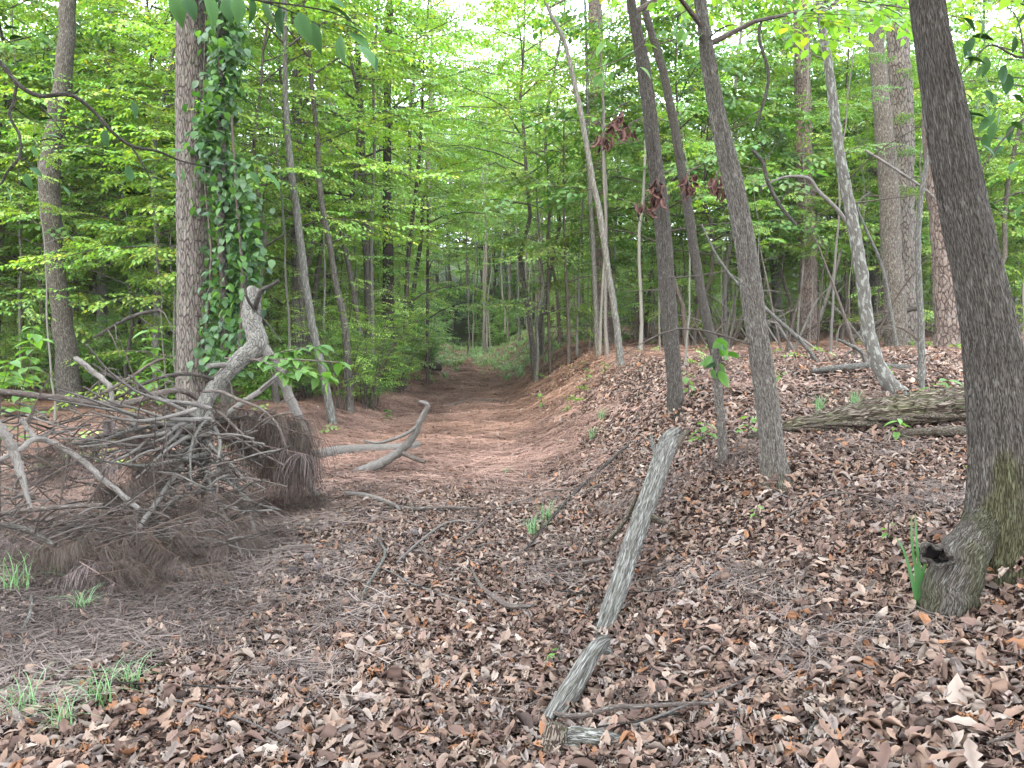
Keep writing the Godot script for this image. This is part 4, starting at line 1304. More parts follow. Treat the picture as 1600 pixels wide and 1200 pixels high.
# ------------------------------------------------------------------ dead wood on the ground
func make_deadwood() -> void:
	# the long log behind the near trunks
	var a := landing(1170, 690)
	var e := landing(1540, 662)
	var o := thing("fallen_log", "long rotting log lying across the bank behind the near trunks, bark gone", "log", a)
	var ctrl := []
	var rads := []
	for k in 9:
		var f := k / 8.0
		var p := a.lerp(e, f)
		p.y = lay(p.x, p.z)
		var r := lerpf(0.03, 0.112, smoothstep(-0.1, 0.7, f))
		ctrl.append(p + Vector3.UP * (r * 0.8 + 0.09 * smoothstep(0.3, 1.0, f)) - a); rads.append(r)
	var sm := smooth(ctrl, rads, 6, 0.08)
	var b := Mesher.new()
	b.tube(sm[0], sm[1], 60, Vector2(0.2, 1.8), Color.WHITE, relief, 0.45, 0.0, 0.3, 0.0, 0.035, 12.0)
	mossy(b, Color(0.75, 0.85, 0.45), 0.35, 0.0)
	part("wood", b.done(), M.rotten_wood, o)
	for k in 6:
		b = Mesher.new()
		var i := rng.randi_range(6, 40)
		var p: Vector3 = sm[0][i]
		var r: float = sm[1][i]
		b.tube(PackedVector3Array([p + Vector3(-0.3, -r * 0.6, r * 0.9), p + Vector3(0, -r * 0.5, r * 1.05), p + Vector3(0.35, -r * 0.55, r * 0.9)]), PackedFloat32Array([0.008, 0.028, 0.006]), 6, Vector2(0.2, 0.4), Color.WHITE, relief, 0.4)
		part("splinter", b.done(), M.rotten_wood, o)
	lying("fallen_branch", "thin dark branch lying under the long rotting log", "branch", [[1400, 690, 10], [1460, 688, 16], [1535, 690, 18]], "rotten_wood")
	lying("fallen_branch", "short pale bleached log in the leaves behind the curved pale trunk", "branch", [[1268, 588, 6], [1310, 584, 11], [1360, 581, 12], [1420, 583, 11]], "dead_wood")
	# the split silver branch running down the bank
	o = thing("rotten_branch", "split silvery rotten branch running down the bank towards the camera", "branch", landing(960, 960))
	var z0 := o.position.z
	branch_piece("wood", o, [[1060, 674, z0 - 1.85, 14], [1047, 690, z0 - 1.75, 26], [1034, 718, z0 - 1.45, 25], [1022, 754, z0 - 1.2, 26], [1004, 804, z0 - 0.82, 27], [987, 854, z0 - 0.5, 29], [973, 900, z0 - 0.14, 30], [959, 940, z0 + 0.08, 29], [946, 976, z0 + 0.25, 26], [934, 1004, z0 + 0.36, 16]], "dead_wood", 60, 9, 0.03, Vector2(0.1, 3.0), null, 0.016)
	branch_piece("splinter", o, [[1034, 724, z0 - 1.5, 14], [1024, 704, z0 - 1.6, 10], [1019, 690, z0 - 1.65, 7], [1017, 678, z0 - 1.7, 3]], "dead_wood", 6, 3)
	branch_piece("splinter", o, [[1040, 718, z0 - 1.5, 14], [1034, 700, z0 - 1.6, 9], [1033, 682, z0 - 1.65, 4]], "dead_wood", 6, 3)
	branch_piece("splinter", o, [[1050, 705, z0 - 1.6, 16], [1062, 688, z0 - 1.7, 12], [1076, 670, z0 - 1.8, 6]], "rotten_wood", 7, 3)
	branch_piece("snag", o, [[1010, 805, z0 - 0.8, 16], [1026, 812, z0 - 0.8, 12], [1040, 816, z0 - 0.8, 9]], "rotten_wood", 8, 3)
	branch_piece("bark_strip", o, [[994, 775, z0 - 1.1, 6], [984, 800, z0 - 0.95, 9], [962, 832, z0 - 0.75, 8], [938, 856, z0 - 0.62, 4]], "rotten_wood", 6, 4)
	o = thing("rotten_branch", "lower crumbling end of the silver branch, half sunk in leaves", "branch", landing(900, 1075))
	z0 = o.position.z
	branch_piece("wood", o, [[950, 1000, z0 - 0.18, 12], [930, 1016, z0 - 0.06, 24], [910, 1050, z0 + 0.09, 30], [893, 1080, z0 + 0.2, 33], [877, 1104, z0 + 0.29, 34], [858, 1132, z0 + 0.37, 26]], "dead_wood", 50, 9, 0.03, Vector2(0.1, 3.0), null, 0.016)
	branch_piece("snag", o, [[930, 1014, z0 - 0.2, 22], [948, 1018, z0 - 0.2, 18], [956, 1030, z0 - 0.2, 10]], "dead_wood", 8, 3)
	o = thing("rotten_branch", "short thick grey stub of wood at the foot of the silver branch", "branch", landing(910, 1165))
	z0 = o.position.z
	branch_piece("wood", o, [[880, 1158, z0, 32], [905, 1155, z0, 34], [945, 1160, z0, 30], [975, 1165, z0, 22], [1000, 1172, z0, 12]], "dead_wood", 40, 6, 0.1, Vector2(0.12, 1.0), null, 0.015)
	branch_piece("stub", o, [[872, 1132, z0 + 0.02, 36], [866, 1150, z0 + 0.03, 38], [860, 1178, z0 + 0.03, 40]], "rotten_wood", 12, 4, 0.1, Vector2(0.3, 0.5))
	lying("fallen_branch", "thin brown stick across the short grey stub of wood", "branch", [[846, 1134, 5], [900, 1140, 9], [960, 1130, 8], [1010, 1126, 8], [1080, 1124, 7], [1130, 1118, 5]], "twig_bark", "", 1.6)
	# the two limbs beside the track
	lying("fallen_branch", "straight grey limb on the ground left of the track, half under needles", "branch", [[486, 722, 14], [530, 714, 19], [580, 711, 17], [630, 708, 16], [652, 703, 13]], "grey_branch", "", 0.7, 10)
	o = thing("fallen_branch", "curved grey limb rising in a hook at the left edge of the track", "branch", landing(560, 742))
	z0 = o.position.z
	branch_piece("wood", o, [[530, 748, z0 + 0.25, 13], [560, 738, z0, 15], [595, 724, z0 - 0.1, 15], [625, 706, z0 - 0.1, 13], [645, 684, z0 - 0.05, 12], [656, 660, z0, 10], [668, 636, z0 + 0.05, 8], [664, 630, z0 + 0.05, 7], [655, 627, z0 + 0.05, 5]], "grey_branch", 14, 7, 0.2, Vector2(0.1, 0.4), null, 0.006)
	branch_piece("twig", o, [[654, 664, z0, 5], [638, 676, z0, 5], [615, 686, z0, 5], [590, 692, z0, 4], [568, 688, z0, 3]], "grey_branch", 6, 4)
	branch_piece("twig", o, [[630, 708, z0, 8], [648, 716, z0 + 0.05, 8], [664, 722, z0 + 0.1, 6]], "twig_bark", 6, 3)
	# the small dark log far along the track
	var l := lying("fallen_log", "short dark log lying at the far left edge of the track", "log", [[640, 578, 12], [660, 580, 14], [684, 583, 16]], "dark_bark", "", 0.8, 10)
	# sticks
	var sticks := [
		["long thin dark stick lying up the slope of the bank", [[820, 870, 4], [880, 800, 5], [930, 750, 5], [985, 700, 4]], "dark_bark"],
		["bowed brown stick pointing up the bank above the track", [[760, 686, 3], [810, 680, 5], [850, 665, 6], [880, 652, 4]], "twig_bark"],
		["dark bent stick on the leaves near the middle of the track", [[736, 900, 4], [752, 930, 7], [780, 955, 9], [800, 965, 9], [835, 958, 5]], "twig_bark"],
		["pale crooked stick on the leaves in the lower middle", [[590, 850, 3], [602, 875, 5], [588, 905, 6], [572, 935, 5], [562, 968, 4]], "dead_wood"],
		["brown twig across the track below the curved limb", [[600, 795, 4], [640, 805, 7], [690, 803, 5], [740, 806, 4]], "twig_bark"],
		["grey forked stick on the ground right of the needle heap", [[540, 780, 6], [570, 785, 8], [610, 795, 6], [625, 805, 4]], "grey_branch"],
		["thick short stick on the ground near the pine cones", [[425, 876, 8], [450, 871, 9], [490, 865, 5]], "twig_bark"],
		["slim dark twig curving above the pine cones", [[400, 842, 3], [440, 842, 4], [468, 832, 4], [480, 818, 3]], "dark_bark"],
		["long straight stick at the lower left edge", [[0, 1022, 5], [60, 1026, 6], [110, 1030, 6], [140, 1034, 3]], "twig_bark"],
		["pale broken stick upright in the left grass", [[32, 1006, 4], [48, 975, 6], [50, 945, 5]], "dead_wood"],
		["root-like brown stick in the leaves below the grass tuft", [[870, 900, 8], [900, 893, 8], [938, 888, 6]], "twig_bark"],
		["thin arching vine over leaves right of the scaly trunk", [[1215, 835, 3], [1260, 800, 3], [1310, 783, 3], [1370, 790, 3], [1400, 805, 3]], "twig_bark"],
		["thin root exposed on the slope under the hollow root", [[1330, 1010, 4], [1360, 1000, 5], [1395, 990, 4]], "twig_bark"],
		["pale thin stick in the leaves at the lower right", [[1250, 1190, 3], [1270, 1150, 4], [1298, 1115, 4]], "dead_wood"],
		["brown stick at the lower right corner", [[1540, 1188, 4], [1570, 1178, 7], [1610, 1170, 7]], "twig_bark"],
		["dark root or stick crossing the far crest of the bank", [[985, 562, 3], [1010, 553, 4], [1045, 556, 4]], "dark_bark"],
		["grey twig lying beside the orange needle track", [[690, 640, 3], [730, 630, 4], [780, 628, 3]], "grey_branch"],
		["long thin twig beside the first grass tuft", [[700, 870, 3], [745, 835, 4], [770, 812, 3]], "twig_bark"],
		["crossed thin twig left of the grass tuft", [[620, 890, 3], [660, 855, 4], [700, 825, 4], [745, 822, 3]], "grey_branch"],
		["slender twig lying under the crossed one", [[640, 850, 3], [680, 890, 3], [730, 905, 3]], "twig_bark"],
	]
	for s in sticks:
		lying("stick", s[0], "stick", s[1], s[2], "sticks on the forest floor", 0.9, 6)
	# more that nothing tells apart
	for k in 46:
		var d := rng.randf_range(2.4, 9.0)
		var x := rng.randf_range(-0.6, 0.55) * d
		if k % 2 == 0: x = rng.randf_range(-2.6, 0.2)
		var az := rng.randf() * TAU
		var ln := rng.randf_range(0.15, 0.5)
		var c := []
		var rr := []
		var at := ground_at(x, -d)
		for j in 4:
			var q := at + Vector3(cos(az), 0, sin(az)) * ln * (j - 1.5) + Vector3(rng.randf_range(-1, 1), 0, rng.randf_range(-1, 1)) * ln * 0.2
			q.y = lay(q.x, q.z) + 0.038
			c.append(q - at); rr.append(lerpf(0.006, 0.0025, j / 3.0))
		var tw := smooth(c, rr, 4, 0.4)
		b = Mesher.new()
		b.tube(tw[0], tw[1], 5, Vector2(0.08, 0.3))
		var t := thing("small_twig", "small thin broken twig lying loose on the leaf litter", "twig", at, "small twigs on the litter")
		part("wood", b.done(), M[["twig_bark", "grey_branch", "dark_bark"][k % 3]], t)
	# leaning dead stems on the right
	var stems := [
		["bleached dead stem leaning left from the leaves behind the scaly trunk", [[1284, 576, -9.5, 6], [1262, 545, -9.5, 6], [1240, 522, -9.5, 7], [1210, 495, -9.5, 6], [1186, 474, -9.5, 6], [1150, 440, -9.5, 5], [1120, 400, -9.6, 4], [1096, 350, -9.7, 3]], "dead_wood"],
		["white dead stem standing just right of the curved pale trunk", [[1401, 542, -9.0, 6], [1392, 490, -9.0, 6], [1384, 440, -9.0, 5], [1372, 400, -9.0, 5], [1352, 355, -9.0, 4], [1340, 320, -9.0, 3], [1360, 300, -9.0, 3]], "dead_wood"],
		["pale thin trunk standing left of the big leaning tree, dead leaves on it", [[1438, 610, -7.5, 13], [1440, 560, -7.5, 11], [1438, 480, -7.5, 9], [1434, 400, -7.5, 9], [1438, 320, -7.5, 8], [1450, 235, -7.5, 6]], "pale_bark"],
		["pale crooked stem bent over beside the short bleached log", [[1352, 574, -9.0, 7], [1348, 552, -9.0, 7], [1330, 540, -9.0, 6], [1308, 530, -9.0, 4]], "dead_wood"],
		["dark curving bare stem looping between the pine and the scaly trunk", [[1244, 352, -9.0, 5], [1218, 320, -9.0, 6], [1200, 285, -9.0, 6], [1192, 255, -9.0, 6], [1176, 235, -9.0, 5]], "dark_bark"],
		["long arching dead branch across the front of the reddish pine", [[1345, 378, -9.4, 5], [1310, 330, -9.4, 6], [1280, 300, -9.4, 6], [1262, 278, -9.4, 5], [1225, 277, -9.4, 4], [1190, 292, -9.4, 3]], "grey_branch"],
		["dark bent upright branch below the sky gap", [[1190, 30, -9.0, 4], [1186, 60, -9.0, 5], [1200, 110, -9.0, 5], [1196, 150, -9.0, 5], [1180, 200, -9.0, 3]], "dark_bark"],
		["dead pole leaning between the twin trunks and the pale thin trunk", [[1330, 530, -13.0, 9], [1370, 505, -13.0, 9], [1400, 490, -13.0, 8], [1440, 480, -13.0, 6]], "dark_bark"],
		["thin dead stem leaning right across the twin brown trunks", [[1352, 235, -10.0, 4], [1400, 265, -10.0, 4], [1450, 300, -10.0, 4], [1485, 335, -10.0, 4]], "grey_branch"],
		["forked dead stem leaning behind the reddish pine", [[1280, 500, -14.0, 6], [1300, 440, -14.0, 6], [1315, 390, -14.0, 4]], "dead_wood"],
	]
	for s in stems:
		var first: Array = s[1][0]
		var p := spot(first[0], first[1], first[2])
		o = thing("dead_sapling", s[0], "dead stem", p, "bare dead stems among the trunks right of the track")
		twigs_along(o, branch_piece("wood", o, s[1], s[2], 8, 5, 0.12), 4)
	var pile := 0
	for k in 60:      # brush behind the log
		var d := rng.randf_range(10.0, 19.0)
		var x := rng.randf_range(0.24, 0.66) * d
		var at := ground_at(x, -d)
		var az := rng.randf() * TAU
		var ln := rng.randf_range(0.8, 2.4)
		var steep := rng.randf_range(0.1, 1.3)
		var dir := Vector3(cos(az) * cos(steep), sin(steep), sin(az) * cos(steep))
		var cc := [Vector3(0, -0.05, 0), dir * ln * 0.5 + Vector3(0, rng.randf_range(0.0, 0.25), 0), dir * ln + Vector3(rng.randf_range(-0.2, 0.2), rng.randf_range(-0.4, 0.1), 0)]
		var s3 := smooth(cc, [rng.randf_range(0.01, 0.035), 0.014, 0.004], 5, 0.3)
		b = Mesher.new()
		b.tube(s3[0], s3[1], 6, Vector2(0.12, 0.5))
		o = thing("brush_stick", "dead grey branch of the brush heaped behind the long log", "branch", at, "dead branches of the brush behind the log")
		part("wood", b.done(), M[["dead_wood", "grey_branch", "twig_bark"][k % 3]], o)
		twigs_along(o, s3, 3)
	# pine cones
	var cone := thing("pine_cone", "open brown pine cone on the litter by the thick short stick", "pine cone", Vector3.ZERO, "pine cones by the fallen pine top")
	cone.set_meta("stem", "pine_cone")
	b = Mesher.new()
	b.tube(PackedVector3Array([Vector3(-0.03, 0, 0), Vector3(0.03, 0, 0)]), PackedFloat32Array([0.012, 0.006]), 7, Vector2(0.1, 0.1), Color(0.06, 0.04, 0.03))
	part("core", b.done(), M.cone, cone)
	b = Mesher.new()
	for k in 70:
		var f := k / 69.0
		var az := k * 2.39996
		var r := 0.026 * sin(PI * (0.12 + 0.8 * f)) + 0.004
		var out := Vector3(0, cos(az), sin(az))
		var dir := (out + Vector3(0.9 * (f - 0.35), 0, 0)).normalized()
		b.leaf(Vector3(-0.04 + 0.078 * f, 0, 0) + out * 0.006, dir, Vector3(1, 0, 0), r, 0.0075, PackedVector2Array([Vector2(0.45, 0.7), Vector2(0.85, 1.0)]), -0.15, -0.5, 0.0, Color(0.05, 0.034, 0.026) if k % 3 else Color(0.085, 0.062, 0.05), -0.03)
	part("scales", b.done(), M.cone, cone, true)
	var seats := [[458, 903, "open brown pine cone on the litter by the thick short stick"], [482, 884, "small pine cone uppermost of the cluster on the litter"], [497, 900, "pale pine cone next to the dark one in the cluster"], [506, 918, "pine cone lowest right of the cluster on the litter"], [484, 934, "greyish pine cone at the lower edge of the cluster"], [450, 931, "pine cone lowest left of the cluster on the litter"], [455, 1004, "pine cone alone below the needle mat"], [508, 1014, "dark pine cone right of the lone one below the needle mat"], [80, 822, "dark pine cone among sticks at the far left"], [146, 815, "second pine cone among sticks at the far left"], [645, 842, "pine cone alone in the middle of the track"], [170, 668, "large open pine cone hanging on a bare branch of the fallen pine"], [492, 1110, "pine cone in the leaves near the bottom edge"]]
	for k in seats.size():
		var q: Array = seats[k]
		var p := landing(q[0], q[1]) + Vector3.UP * 0.03
		if k == 11: p = spot(q[0], q[1], -5.72)
		var cn: Node3D = cone if k == 0 else copy_of(cone, p, 0, 1, q[2])
		cn.transform = Transform3D(Basis.from_euler(Vector3(rng.randf() * TAU, rng.randf() * TAU, rng.randf_range(-0.4, 0.4))).scaled(Vector3.ONE * rng.randf_range(0.95, 1.2)), p)
		if k == 11: cn.transform.basis = Basis.from_euler(Vector3(0.3, 0.2, 1.45)).scaled(Vector3.ONE * 1.35)


# ------------------------------------------------------------------ small plants
func grass_tuft(sd: int, n: int, tall: float, wide: float, spread: float) -> ArrayMesh:
	var r: RandomNumberGenerator = RandomNumberGenerator.new()
	r.seed = sd
	var b := Mesher.new()
	for k in n:
		var az := r.randf() * TAU
		var out := Vector3(cos(az), 0, sin(az))
		var h := tall * r.randf_range(0.5, 1.1)
		var reach := spread * r.randf_range(0.3, 1.0)
		var base := Vector3(r.randf_range(-1, 1), 0, r.randf_range(-1, 1)) * spread * 0.16
		var g := r.randf()
		var pts := PackedVector3Array()
		for j in 6:
			var f := j / 5.0
			pts.append(base + out * reach * f * f + Vector3.UP * (h * (f - 0.45 * f * f * f) - (0.02 if j == 0 else 0.0)))
		b.ribbon(pts, Vector3(-sin(az), 0, cos(az)), wide, wide * 0.15, Color(0.075, 0.14, 0.05).lerp(Color(0.15, 0.22, 0.1), g))
	return b.done()


func leafy_stem(o: Node3D, path: Array, count: int, size: float, shape: Mesh, bright: bool) -> void:
	var sm := smooth(path, [0.006, 0.0045, 0.003, 0.0015].slice(0, path.size()), 4, 0.3)
	var b := Mesher.new()
	b.tube(sm[0], sm[1], 5, Vector2(0.1, 0.3))
	part("stem", b.done(), M.twig_bark, o)
	var pts: PackedVector3Array = sm[0]
	for k in count:
		var f := lerpf(0.3, 1.0, (k + 0.5) / count)
		var p := pts[mini(int(f * (pts.size() - 1)), pts.size() - 1)]
		var az := k * 2.4 + rng.randf_range(-0.4, 0.4)
		var dir := Vector3(cos(az), rng.randf_range(-0.35, 0.25), sin(az)).normalized()
		var lf := part("leaf", shape, M.greens[rng.randi_range(3, 5) if bright else rng.randi_range(1, 5)], o)
		lf.transform = Transform3D(frame(dir, Vector3(rng.randf_range(-0.3, 0.3), 1, rng.randf_range(-0.3, 0.3)), size * rng.randf_range(0.7, 1.15)), p)


func make_plants() -> void:
	var oak := Mesher.new()
	oak.leaf(Vector3.ZERO, Vector3.RIGHT, Vector3.UP, 1.0, 0.3, stations(OAK), 0.1, 0.5, 0.2, Color.WHITE, 0.1)
	var oak_leaf := oak.done()
	var oval: Mesh = M.slim_leaf
	# [label, category, u, v, height, leaves, size, kind, lean]
	var rows := [
		["green oak seedling at the foot of the dark straight trunk", 1078, 625, 0.28, 9, 0.13, 1],
		["oak sprout spreading low left of the scaly trunk foot", 1095, 695, 0.2, 9, 0.14, 1],
		["oak sprout on the log end beside the scaly trunk", 1165, 690, 0.2, 8, 0.14, 1],
		["sprout with round leaves at the near side of the long log", 1400, 688, 0.18, 7, 0.11, 0],
		["yellow-green sprout over the right end of the long log", 1490, 655, 0.34, 10, 0.12, 0],
		["pale sprout at the foot of the curved trunk", 1452, 632, 0.2, 6, 0.12, 0],
		["small sprout between log and curved trunk", 1392, 600, 0.16, 6, 0.1, 0],
		["blue-green seedling on the slope above the track", 850, 640, 0.3, 7, 0.12, 0],
		["small seedling alone on the leaf slope", 888, 648, 0.14, 4, 0.12, 0],
		["leafy seedling on the upper slope near the thin S trunk", 915, 600, 0.3, 8, 0.12, 0],
		["second seedling on the upper slope", 945, 590, 0.26, 7, 0.11, 0],
		["tiny yellow-green sprout in the leaves right of the scaly trunk", 1176, 822, 0.12, 4, 0.07, 0],
		["lone green sprig in the lower middle leaves", 868, 1034, 0.05, 3, 0.08, 0],
		["small two-leaf sprout beside the big leaning tree", 1512, 745, 0.1, 4, 0.1, 0],
		["blue-green bramble beside the hooked limb", 605, 660, 0.22, 9, 0.12, 0],
		["second bramble beside the hooked limb", 575, 645, 0.25, 8, 0.12, 0],
		["low seedling on the litter at the crest of the bank", 1218, 600, 0.12, 5, 0.1, 0],
		["tiny sprout in the dry leaves above the hollow root", 1385, 855, 0.12, 4, 0.06, 0],
	]
	for q in rows:
		var at := landing(q[1], q[2])
		var o := thing("seedling", q[0], "seedling", at, "green seedlings on the forest floor")
		var lean := Vector3(rng.randf_range(-0.3, 0.3), 0, rng.randf_range(-0.2, 0.3))
		leafy_stem(o, [Vector3(0, -0.03, 0), lean * q[3] * 0.5 + Vector3.UP * q[3] * 0.5, lean * q[3] + Vector3.UP * q[3]], q[4], q[5], oak_leaf if q[6] else oval, true)
	# taller saplings at the left, before the pine
	var tall := [
		["broad-leaved sapling at the left edge behind the bare branches", [[20, 740, -6.5], [30, 640, -6.5], [48, 560, -6.5], [55, 515, -6.5]], 26, 0.17],
		["tall broad-leaved sapling between branches, in front of the massive pine", [[246, 700, -6.9], [248, 620, -6.9], [242, 560, -6.9], [232, 508, -6.9]], 24, 0.17],
		["leafy sapling at far left with yellow-green leaves", [[-5, 720, -5.8], [0, 640, -5.8], [8, 590, -5.8], [20, 560, -5.8]], 18, 0.15],
		["small sapling with narrow leaves behind the long bare branch", [[205, 700, -7.2], [212, 640, -7.2], [216, 600, -7.2], [222, 580, -7.2]], 16, 0.12],
		["spindly sapling left of the leaning furrowed trunk", [[60, 700, -8.5], [55, 620, -8.5], [48, 560, -8.5], [52, 500, -8.5]], 24, 0.13],
	]
	for q in tall:
		var pts: Array = q[1]
		var base := spot(pts[0][0], pts[0][1], pts[0][2])
		base.y = lay(base.x, base.z)
		var o := thing("sapling", q[0], "sapling", base, "leafy saplings by the fallen pine top")
		var path := [Vector3(0, -0.05, 0)]
		for k in range(1, 4): path.append(spot(pts[k][0], pts[k][1], pts[k][2]) - base)
		leafy_stem(o, path, q[2], q[3], oval, true)
	# the bright leafy bough in front of the fallen pine's limb
	var bough := thing("leafy_bough", "bright green leafy bough growing past the fallen pine's trunk", "bough", spot(352, 560, -7.3))
	for w in [[[352, 560, -7.3, 4], [400, 562, -6.9, 4], [460, 562, -6.6, 3], [530, 566, -6.4, 2]], [[400, 562, -6.9, 3], [450, 548, -6.7, 2], [500, 540, -6.6, 2]], [[430, 562, -6.7, 3], [470, 578, -6.5, 2], [515, 592, -6.4, 2]], [[400, 562, -6.9, 3], [425, 572, -6.6, 3], [450, 590, -6.5, 2]]]:
		var sm := branch_piece("twig", bough, w, "twig_bark", 5, 4, 0.2)
		for k in 34:
			var i := rng.randi_range(2, sm[0].size() - 1)
			var dir := Vector3(rng.randf_range(-0.3, 1), rng.randf_range(-0.5, 0.15), rng.randf_range(-0.8, 0.9)).normalized()
			var lf := part("leaf", oval, M.greens[rng.randi_range(2, 5)], bough)
			lf.transform = Transform3D(frame(dir, Vector3(rng.randf_range(-0.4, 0.4), 1, 0.2), rng.randf_range(0.08, 0.16)), sm[0][i])
	# the dead snag with drooping leaves on the bank
	var foot := landing(1131, 728)
	var o2 := thing("broken_sapling", "broken mossy sapling stub with drooping olive leaves, left of the scaly trunk", "sapling", foot)
	branch_piece("stem", o2, [[1131, 735, foot.z, 16], [1127, 660, foot.z, 14], [1122, 600, foot.z, 14], [1117, 545, foot.z, 12]], "furrowed_bark", 9, 5, 0.2)
	for k in 16:
		var p := spot(1120 + rng.randf_range(-10, 16), rng.randf_range(528, 590), foot.z + rng.randf_range(-0.05, 0.1)) - foot
		var az := rng.randf() * TAU
		var lf := part("leaf", oval, M.greens[rng.randi_range(0, 2)], o2)
		lf.transform = Transform3D(frame(Vector3(cos(az), -1.3 if k % 2 else -0.1, sin(az)).normalized(), Vector3(sin(az), 1, -cos(az)), rng.randf_range(0.1, 0.17)), p)
	# bunches of dead brown leaves hung in the trunks
	var dead := Mesher.new()
	dead.leaf(Vector3.ZERO, Vector3.RIGHT, Vector3.UP, 1.0, 0.28, stations(OVAL_FINE), 0.5, 0.9, 1.4, Color.WHITE, 0.15)
	var dead_leaf := dead.done()
	var rust: StandardMaterial3D = M.litter.duplicate()
	rust.albedo_color = Color(0.085, 0.042, 0.032).linear_to_srgb()
	for q in [[963, 192, -7.5, 9, 22, "hanging left of the peeling trunk, uppermost"], [945, 215, -7.5, 6, 16, "hanging lowest left of the peeling trunk"], [983, 203, -7.5, 3, 8, "hanging singly beside the peeling trunk"], [1030, 300, -7.4, 12, 24, "caught across the peeling trunk"], [1075, 288, -8.9, 12, 18, "caught on the slim dark trunk"], [1120, 290, -7.4, 11, 20, "hung between the slim dark and the scaly trunk"], [1008, 325, -7.4, 4, 16, "dangling below those on the peeling trunk"], [1200, 480, -9.0, 0, 0, ""]]:
		if q[3] == 0: continue
		var at := spot(q[0], q[1] - q[4], q[2])
		var o := thing("dead_leaf_bunch", "bunch of dead rust-brown leaves " + q[5], "leaf bunch", at, "bunches of dead leaves in the trunks")
		branch_piece("twig", o, [[q[0] + 22, q[1] - q[4] - 12, q[2], 2.5], [q[0], q[1] - q[4], q[2], 2.5], [q[0], q[1], q[2], 2]], "twig_bark", 4, 3)
		for k in q[3] * 2:
			var p := spot(q[0] + rng.randf_range(-12, 12), q[1] + rng.randf_range(-0.9, 0.5) * q[4], q[2] + rng.randf_range(-0.05, 0.05)) - at
			var lf := part("leaf", dead_leaf, rust, o)
			lf.transform = Transform3D(frame(Vector3(rng.randf_range(-0.5, 0.5), -1, rng.randf_range(-0.5, 0.5)).normalized(), Vector3(rng.randf_range(-1, 1), 0.1, rng.randf_range(-1, 1)), rng.randf_range(0.1, 0.17)), p)
	# grass
	var strap := grass_tuft(5, 9, 0.34, 0.022, 0.14)
	var fine := [grass_tuft(6, 40, 0.22, 0.005, 0.19), grass_tuft(7, 30, 0.26, 0.006, 0.24), grass_tuft(8, 24, 0.3, 0.007, 0.32)]
	var tufts := [[832, 838, 0, 1.0, "fine grass tuft on the leaves in the middle of the slope"], [855, 815, 1, 0.8, "thin grass tuft just behind the middle one"], [790, 745, 0, 0.6, "tiny grass tuft beside the track"], [30, 930, 2, 1.1, "long-bladed grass tuft at the left edge under the branches"], [95, 905, 2, 0.9, "grass tuft with pale bent blades among the dead needles"], [130, 960, 1, 0.7, "yellow-green grass tuft below the dead needle heap"], [160, 1110, 2, 0.7, "grass tuft in the leaves at the lower left"], [205, 1085, 1, 0.7, "pale grass tuft right of the lower left one"], [40, 1120, 2, 0.7, "grass tuft nearest the lower left corner"], [100, 1150, 2, 0.6, "low grass tuft in the lower left leaves"], [345, 820, 1, 0.8, "grass tuft growing through the fallen pine's needles"], [280, 760, 1, 0.7, "small grass tuft under the fallen pine's hub"], [940, 660, 0, 1.0, "dry grass tuft high on the leaf slope"], [925, 690, 0, 0.9, "dry grass tuft on the slope above the silver branch"], [1335, 640, 0, 1.0, "low grass patch on the bank behind the long log"], [1280, 645, 0, 1.0, "thin grass patch left of the one behind the log"]]
	for q in tufts:
		var o := thing("grass_tuft", q[4], "grass", landing(q[0], q[1]) + Vector3.UP * 0.015, "grass tufts on the forest floor")
		part("blades", fine[q[2]], M.blade, o, true).scale = Vector3.ONE * q[3] * 1.15
	var o3 := thing("strap_leaf_plant", "upright broad green blades growing beside the hollow root", "plant", landing(1436, 962))
	for q in [[[1436, 955, 7], [1432, 900, 12], [1425, 850, 12], [1424, 805, 3]], [[1436, 955, 7], [1436, 890, 11], [1432, 840, 12], [1430, 803, 4]], [[1436, 955, 6], [1424, 900, 10], [1412, 860, 9], [1400, 840, 2]], [[1436, 950, 6], [1446, 960, 6], [1436, 945, 6], [1442, 962, 2]], [[1440, 960, 6], [1440, 910, 10], [1448, 870, 9], [1452, 850, 2]], [[1462, 930, 4], [1463, 900, 8], [1466, 880, 6], [1467, 870, 2]]]:
		var b := Mesher.new()
		var pts := PackedVector3Array()
		for w in q: pts.append(spot(w[0], w[1], o3.position.z + 0.03 * (w[0] - 1436) / 20.0) - o3.position)
		var sm := smooth(Array(pts), [0, 0, 0, 0], 4)
		b.ribbon(sm[0], Vector3(1, 0, 0.15).normalized(), 0.022, 0.004, Color(0.05, 0.11, 0.035))
		part("blade", b.done(), M.blade, o3)
	# low green seedlings and creepers on both banks
	var gw := []
	var gt := []
	for k in 900:
		var d := rng.randf_range(8.0, 30.0)
		var x := rng.randf_range(-0.72, 0.7) * d
		var s := x - centre_of_path(d)
		if absf(s) < 1.4 or (s > 0.0 and rng.randf() < 0.55) or (s > 0.0 and d < 10.0): continue
		if relief.get_noise_2d(x * 14.0, d * 14.0) < -0.05: continue
		var az := rng.randf() * TAU
		var sz := rng.randf_range(0.25, 0.6)
		var up := Vector3(rng.randf_range(-0.5, 0.5), 1, rng.randf_range(-0.5, 0.5))
		gw.append(Transform3D(frame(Vector3(cos(az), rng.randf_range(0.1, 0.7), sin(az)).normalized(), up, sz), ground_at(x, -d) + Vector3.UP * 0.03))
		gt.append(Color.WHITE * rng.randf_range(0.8, 1.3))
	tag(scatter("ground_cover", broad_sprays[0], M.leaf, gw, gt, self, true), "low green seedlings and creepers on both banks", "plants", "", "stuff")
	# grass where the track enters the far trees
	var w := []
	var t := []
